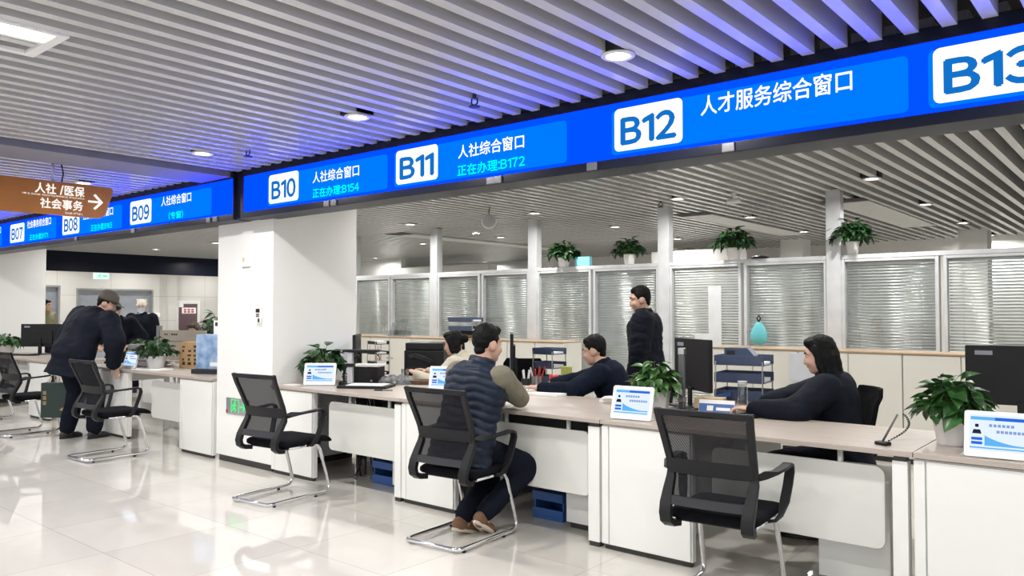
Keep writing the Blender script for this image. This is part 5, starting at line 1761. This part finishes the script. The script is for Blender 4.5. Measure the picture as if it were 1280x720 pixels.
    e.tube([H(-.022, .0800, -.058), H(-.008, .0875, -.056), H(.008, .0875, -.056), H(.022, .0800, -.058)], .0052, 6)
    e.build('lips', LIP, t, smooth=True)
    # ---- hair / cap / mask
    if hair:
        hm = MB()
        ell(hm, H(0, -.020, .046), (.081, .094, .096), HM)
        ell(hm, H(0, -.044, .014), (.0745, .064, .056), HM)
        if hair == 'short':
            ell(hm, H(0, -.060, -.036), (.050, .034, .036), HM)
        if hair == 'short':
            ell(hm, H(0, .036, .094), (.058, .040, .032), HM)
            for sx in (-1, 1):
                tcap(hm, H(sx * .068, .014, .04), .013, H(sx * .071, .018, .008), .006, 8)
        if hair in ('long', 'bob', 'tied'):
            ell(hm, H(0, .040, .094), (.068, .048, .036), HM)
            for sx in (-1, 1):
                zz = -.15 if hair == 'long' else -.07
                tcap(hm, H(sx * .066, .010, .05), .028, H(sx * .075, -.012, zz), .026)
                tcap(hm, H(sx * .045, -.05, .0), .045, H(sx * .05, -.05, zz - .02), .035)
            if hair == 'long':
                tcap(hm, H(0, -.07, 0), .055, H(0, -.075, -.16), .045)
            if hair == 'tied':
                ell(hm, H(0, -.125, .03), (.04, .045, .045), HM)
        fuse(hm, 'hair', hairm, t, vox * .75, 3, folds(.004, 30))
    if cap:
        cm = MB()
        rs = []
        for z_, r_ in ((.035, 1.0), (.06, 1.02), (.09, .98), (.115, .86), (.138, .62), (.150, .3), (.154, .02)):
            rs.append([H(math.cos(2 * PI * q / 24) * .088 * r_, -.008 + math.sin(2 * PI * q / 24) * .106 * r_, z_) for q in range(24)])
        cm.rings(rs)
        co = cm.build('cap', cap, t, smooth=True)
        bm2 = MB()
        rs = []
        for e in (0, 1):
            row = [H(.082 * math.cos(R(a)), .055 + .045 * math.sin(R(a)), .040 + .004 * e) for a in range(180, -1, -15)]
            row2 = [H(.080 * math.cos(R(a)), .055 + .125 * math.sin(R(a)), .022 + .004 * e) for a in range(0, 181, 15)]
            rs.append(row + row2)
        bm2.rings(rs)
        bm2.build('visor', cap, co)
    if mask == 'knit':
        cm = MB()
        ell(cm, H(0, -.014, .062), (.090, .110, .088), HM)
        tcap(cm, H(-.06, .05, .035), .03, H(.06, .05, .035), .03)
        for sx in (-1, 1):
            ell(cm, H(sx * .072, 0, .128), (.024, .018, .026), HM)
        fuse(cm, 'knit_hat', KNIT, t, vox * .8, 3, folds(.003, 40))
    if mask:
        cm = MB()
        rs = []
        for e in (0, .004):
            rs.append([H(x_, y_ + e, z_) for x_, y_, z_ in ((-.062, .058, .0), (-.03, .098, -.002), (0, .122, -.006), (.03, .098, -.002), (.062, .058, 0), (.060, .058, -.055), (.036, .085, -.088), (0, .100, -.098), (-.036, .085, -.088), (-.060, .058, -.055))])
        cm.rings(rs)
        cm.build('face_mask', MASKM, t)
    # ---- clothing
    if top:
        tm = MB()
        tab = [r for r in TOR if r[0] <= .49]
        lo = [(hem, tab[1][1] + .012, tab[1][2] + .012, -.012)]
        tt = [r for r in tab if r[0] > hem + .03]
        loft(tm, lo + tt, top_off)
        if collar:
            cc = [(.455, .085, .075, -.008), (.50, .070, .068, -.004), (.535, .066, .066, 0)]
            loft(tm, cc, .012)
        if vest:
            for S_ in (ShL, ShR):
                tcap(tm, S_ + (sh - S_) * .6, .07, S_ + (sh - S_) * .22, .064)
        else:
            for S_, E_, W_ in ((ShL, ElL, WrL), (ShR, ElR, WrR)):
                tcap(tm, S_, (.056 + top_off), E_, (.044 + top_off) * sleeve_r)
                tcap(tm, E_, (.044 + top_off) * sleeve_r, W_.lerp(E_, .08), .033 + top_off * .6 * sleeve_r)
        fuse(tm, 'vest' if vest else 'jacket', top, t, vox, 4, topdisp or folds(.009, 8, 3.1))
    if sleeve:
        for S_, E_, W_ in ((ShL, ElL, WrL), (ShR, ElR, WrR)):
            sm_ = MB()
            tcap(sm_, S_.lerp(sh, .04), .080, E_, .066)
            tcap(sm_, E_, .064, W_.lerp(E_, .05), .044)
            fuse(sm_, 'sleeve', sleeve, t, vox * .8, 4, folds(.006, 14, 1.0))
    if inner:
        im = MB()
        loft(im, [(.44, .085, .078, .0), (.49, .070, .066, 0.0), (.525, .064, .064, .002)], .012)
        fuse(im, 'shirt_collar', inner, t, vox * .8, 2)
    if trousers and legs:
        tm = MB()
        loft(tm, TOR[:4], .012)
        for h_, k_, a_ in ((HipL, KnL, AnL), (HipR, KnR, AnR)):
            tcap(tm, h_, .102 * leg_r, k_, .076 * leg_r)
            tcap(tm, k_, .076 * leg_r, a_.lerp(k_, .02 + .04 * leg_r), .062 * leg_r)
        fuse(tm, 'trousers', trousers, t, vox, 4, folds(.008, 10, 7.0))
    if shoe and legs:
        for a_, td, k_ in ((AnL, toeL, KnL), (AnR, toeR, KnR)):
            td = V(td).normalized()
            dn = (V((0, 0, -1)) - td * V((0, 0, -1)).dot(td)).normalized()
            sd = td.cross(dn)
            M3 = Matrix((sd, td, -dn)).transposed()
            base = a_ + dn * .085
            um = MB()
            ell(um, base - dn * .045 - td * .015, (.042, .065, .050), M3)
            ell(um, base - dn * .032 + td * .085, (.046, .085, .034), M3)
            ell(um, base - dn * .025 + td * .13, (.044, .055, .026), M3)
            up_ = fuse(um, 'shoe', shoe[0], t, .008, 3)
            so = MB()
            poly = []
            for q in range(28):
                a = 2 * PI * q / 28
                yy = .052 + .135 * math.sin(a)
                xx = (.043 + .006 * math.sin(a)) * math.cos(a)
                poly.append((xx, yy))
            so.prism(poly, base - dn * .022, sd, td, dn * .020)
            so.build('sole', shoe[1], up_, bevel=0.004)
    return t


# the man in the quilted vest, seated at the middle desk
def quilt(co, nn):
    c = co.z * 1.0 + co.y * 0.25 + 0.008 * math.sin(co.x * 34) + .01 * noise.noise(co * 9)
    ph = (c / 0.052) % 1.0
    return 0.010 * math.sin(PI * ph) ** 0.6 - 0.006 + .006 * noise.noise(co * 16)


human('man in a navy quilted vest seated with his back to the camera', (-3.54, 3.70, 0), R(-4), (0, 0.06, .565), lean=(13, 1), bend=8, head=(-9, -6), handL=(-.06, .50, .815), handR=(-.08, .53, .82), elbL=(-.7, .1, -.6), elbR=(.9, .15, -.45),
      footL=(-.01, .06, .015), footR=(.10, .13, .045), toeL=(-.15, .85, -.25), toeR=(-.25, .8, -.5), kneeL=(-.25, 1, .5), kneeR=(.30, .9, .6), top=NAVY, top_off=.044, vest=True, sleeve=OLIVE, shoe=(SUEDE, SOLE), vox=.009, topdisp=quilt, scale=1.05, hem=-.13, wide=1.18)
# the clerk in a dark sweater
human('clerk in a dark sweater leaning over the desk with an arm stretched out', (-3.40, 5.56, 0), R(108), (0, 0, .55), lean=(20, 0), bend=10, head=(0, -14), handL=('w', -3.86, 5.0, .83), handR=('w', -3.98, 5.22, .83), elbL=(-.7, -.1, -.7), elbR=(.7, -.1, -.7),
      footL=(-.1, .3, 0), footR=(.1, .35, 0), top=DKSWEAT, top_off=.036, vox=.011, hem=-.12, wide=1.1)
# standing man
human('man in a black jacket standing behind the counter', (-3.80, 6.55, 0), R(116), (0, 0, .93), lean=(0, 0), bend=4, head=(10, -10), handL=(-.30, .10, .80), handR=(.28, .12, .80), elbL=(-.7, -.6, -.2), elbR=(.7, -.6, -.2),
      footL=(-.1, 0, 0), footR=(.1, .05, 0), top=BLKCLOTH, top_off=.055, vox=.011, hem=-.16, topdisp=folds(.012, 9, 2.0, (1, 1, 1.8)), wide=1.2)
# seated woman at right
human('woman with dark shoulder length hair in a black coat typing at the right desk', (-1.60, 5.24, 0), R(98), (0, 0, .545), lean=(6, 0), bend=10, head=(4, -10), handL=('w', -2.02, 4.80, .828), handR=('w', -2.08, 4.92, .832), elbL=(-.8, -.2, -.6), elbR=(.8, -.2, -.6),
      footL=(-.12, .22, 0), footR=(.05, .2, 0), top=BLKCLOTH, top_off=.042, hair='long', vox=.011, hem=-.12, sleeve_r=1.12, trousers=TROUS, wide=1.08)
# seated clerk in beige
human('clerk with tied dark hair in beige and green seated behind the printer', (-5.16, 5.66, 0), R(108), (0, 0, .54), lean=(16, 0), bend=10, head=(0, -12), handL=('w', -5.55, 5.25, .84), handR=('w', -5.66, 5.5, .84), elbL=(-.7, -.1, -.7), elbR=(.7, -.1, -.7),
      footL=(-.1, .28, 0), footR=(.1, .3, 0), top=BEIGEC, top_off=.03, hair='tied', inner=GREENC, vox=.012, hem=-.12)
# man with the cap
human('man in a black coat and taupe cap bending over the left desk', (-9.50, 3.74, 0), R(16), (0, -.05, .92), lean=(18, 6), bend=26, head=(-52, -22), handL=('w', -9.92, 3.70, .80), handR=('w', -9.15, 3.985, .835), elbL=(-.8, -.6, 0), elbR=(.9, -.3, -.2),
      footL=(-.13, -.02, 0), footR=(.14, .10, 0), top=BLKCLOTH, top_off=.060, cap=CAPM, vox=.012, hem=-.24, scale=1.06, wide=1.28, sleeve_r=1.15, hand_dirR=(.1, .4, -.9), hand_dirL=(0, 0, -1), palm=(0, -1, 0), topdisp=folds(.014, 7, 5.0), leg_r=1.3)
# people in the lobby
human('person in a cream knit hat and pale mask standing in the lobby', (-14.1, 6.62, 0), R(-120), (0, 0, .92), lean=(2, 0), bend=4, head=(-4, -8), handL=(-.28, .05, .80), handR=(.28, .05, .80), footL=(-.1, 0, 0), footR=(.1, 0, 0), top=BLKCLOTH, top_off=.04, hair=None, mask='knit', vox=.013, hem=-.25, inner=BEIGEC, scale=.98)
human('person in a black cap half hidden behind the man in the taupe cap', (-13.25, 5.85, 0), R(-135), (0, 0, .84), lean=(8, 0), bend=12, head=(0, -10), handL=(-.24, .2, .9), handR=(.24, .2, .9), footL=(-.1, 0, 0), footR=(.1, 0, 0), kneeL=(0, 1, .1), kneeR=(0, 1, .1), top=BLKCLOTH, top_off=.055, cap=BLACKP, mask='plain', vox=.013, hem=-.2, inner=PAPER, scale=1.0, wide=1.2)
human('person in olive clothes at the far left edge of the lobby', (-18.37, 6.58, 0), R(-60), (0, 0, .92), head=(0, 0), footL=(-.1, 0, 0), footR=(.1, 0, 0), top=mat('olive_coat', (0.20, 0.19, 0.10), .8), vox=.014, hem=-.2)
human('person with brown hair seated behind the beige partition screen', (-11.12, 6.06, 0), R(-150), (0, 0, .54), lean=(8, 0), head=(0, -18), handL=(-.15, .42, .80), handR=(.15, .42, .80), elbL=(-.8, -.2, -.6), elbR=(.8, -.2, -.6), footL=(-.1, .2, 0), footR=(.1, .2, 0), top=BLKCLOTH, hair='bob', hairm=BROWNHAIR, vox=.013, hem=-.12)

# paper bag held by the man in the cap
t = thing('paper_bag', 'dark green paper bag with gold characters held by the man in the cap', 'bag', (-9.92, 3.68, 0.215), R(38))
BAGG = mat('bag_green', (0.012, 0.028, 0.024), 0.5)
GOLD = mat('gold_print', (0.42, 0.28, 0.12), 0.4, 0.3)
MB().box((-0.15, -0.06, 0), (0.15, 0.06, 0.40)).build('bag', BAGG, t, bevel=0.004)
b = MB()
for j in range(3):
    z_ = 0.15 + j * 0.058
    b.box((-0.125, -0.0615, z_), (-0.085, -0.06, z_ + 0.012)).box((-0.115, -0.0615, z_ + 0.012), (-0.105, -0.06, z_ + 0.04)).box((-0.13, -0.0615, z_ + 0.026), (-0.09, -0.06, z_ + 0.034)).box((-0.095, -0.0615, z_ + 0.006), (-0.087, -0.06, z_ + 0.042))
b.prism([(0.07, 0.09), (0.11, 0.12), (0.13, 0.10), (0.11, 0.08)], (0, -0.0615, 0), (1, 0, 0), (0, 0, 1), (0, 0.0015, 0))
b.build('gold_characters', GOLD, t)
for sy in (-0.05, 0.05):
    MB().tube([(-0.06, sy, 0.40), (-0.05, sy * .7, 0.47), (-0.015, 0, 0.535), (0.015, 0, 0.535), (0.05, sy * .7, 0.47), (0.06, sy, 0.40)], 0.006, 6).build('rope_handle', mat('rope', (0.55, 0.48, 0.32), 0.8), t, smooth=True)
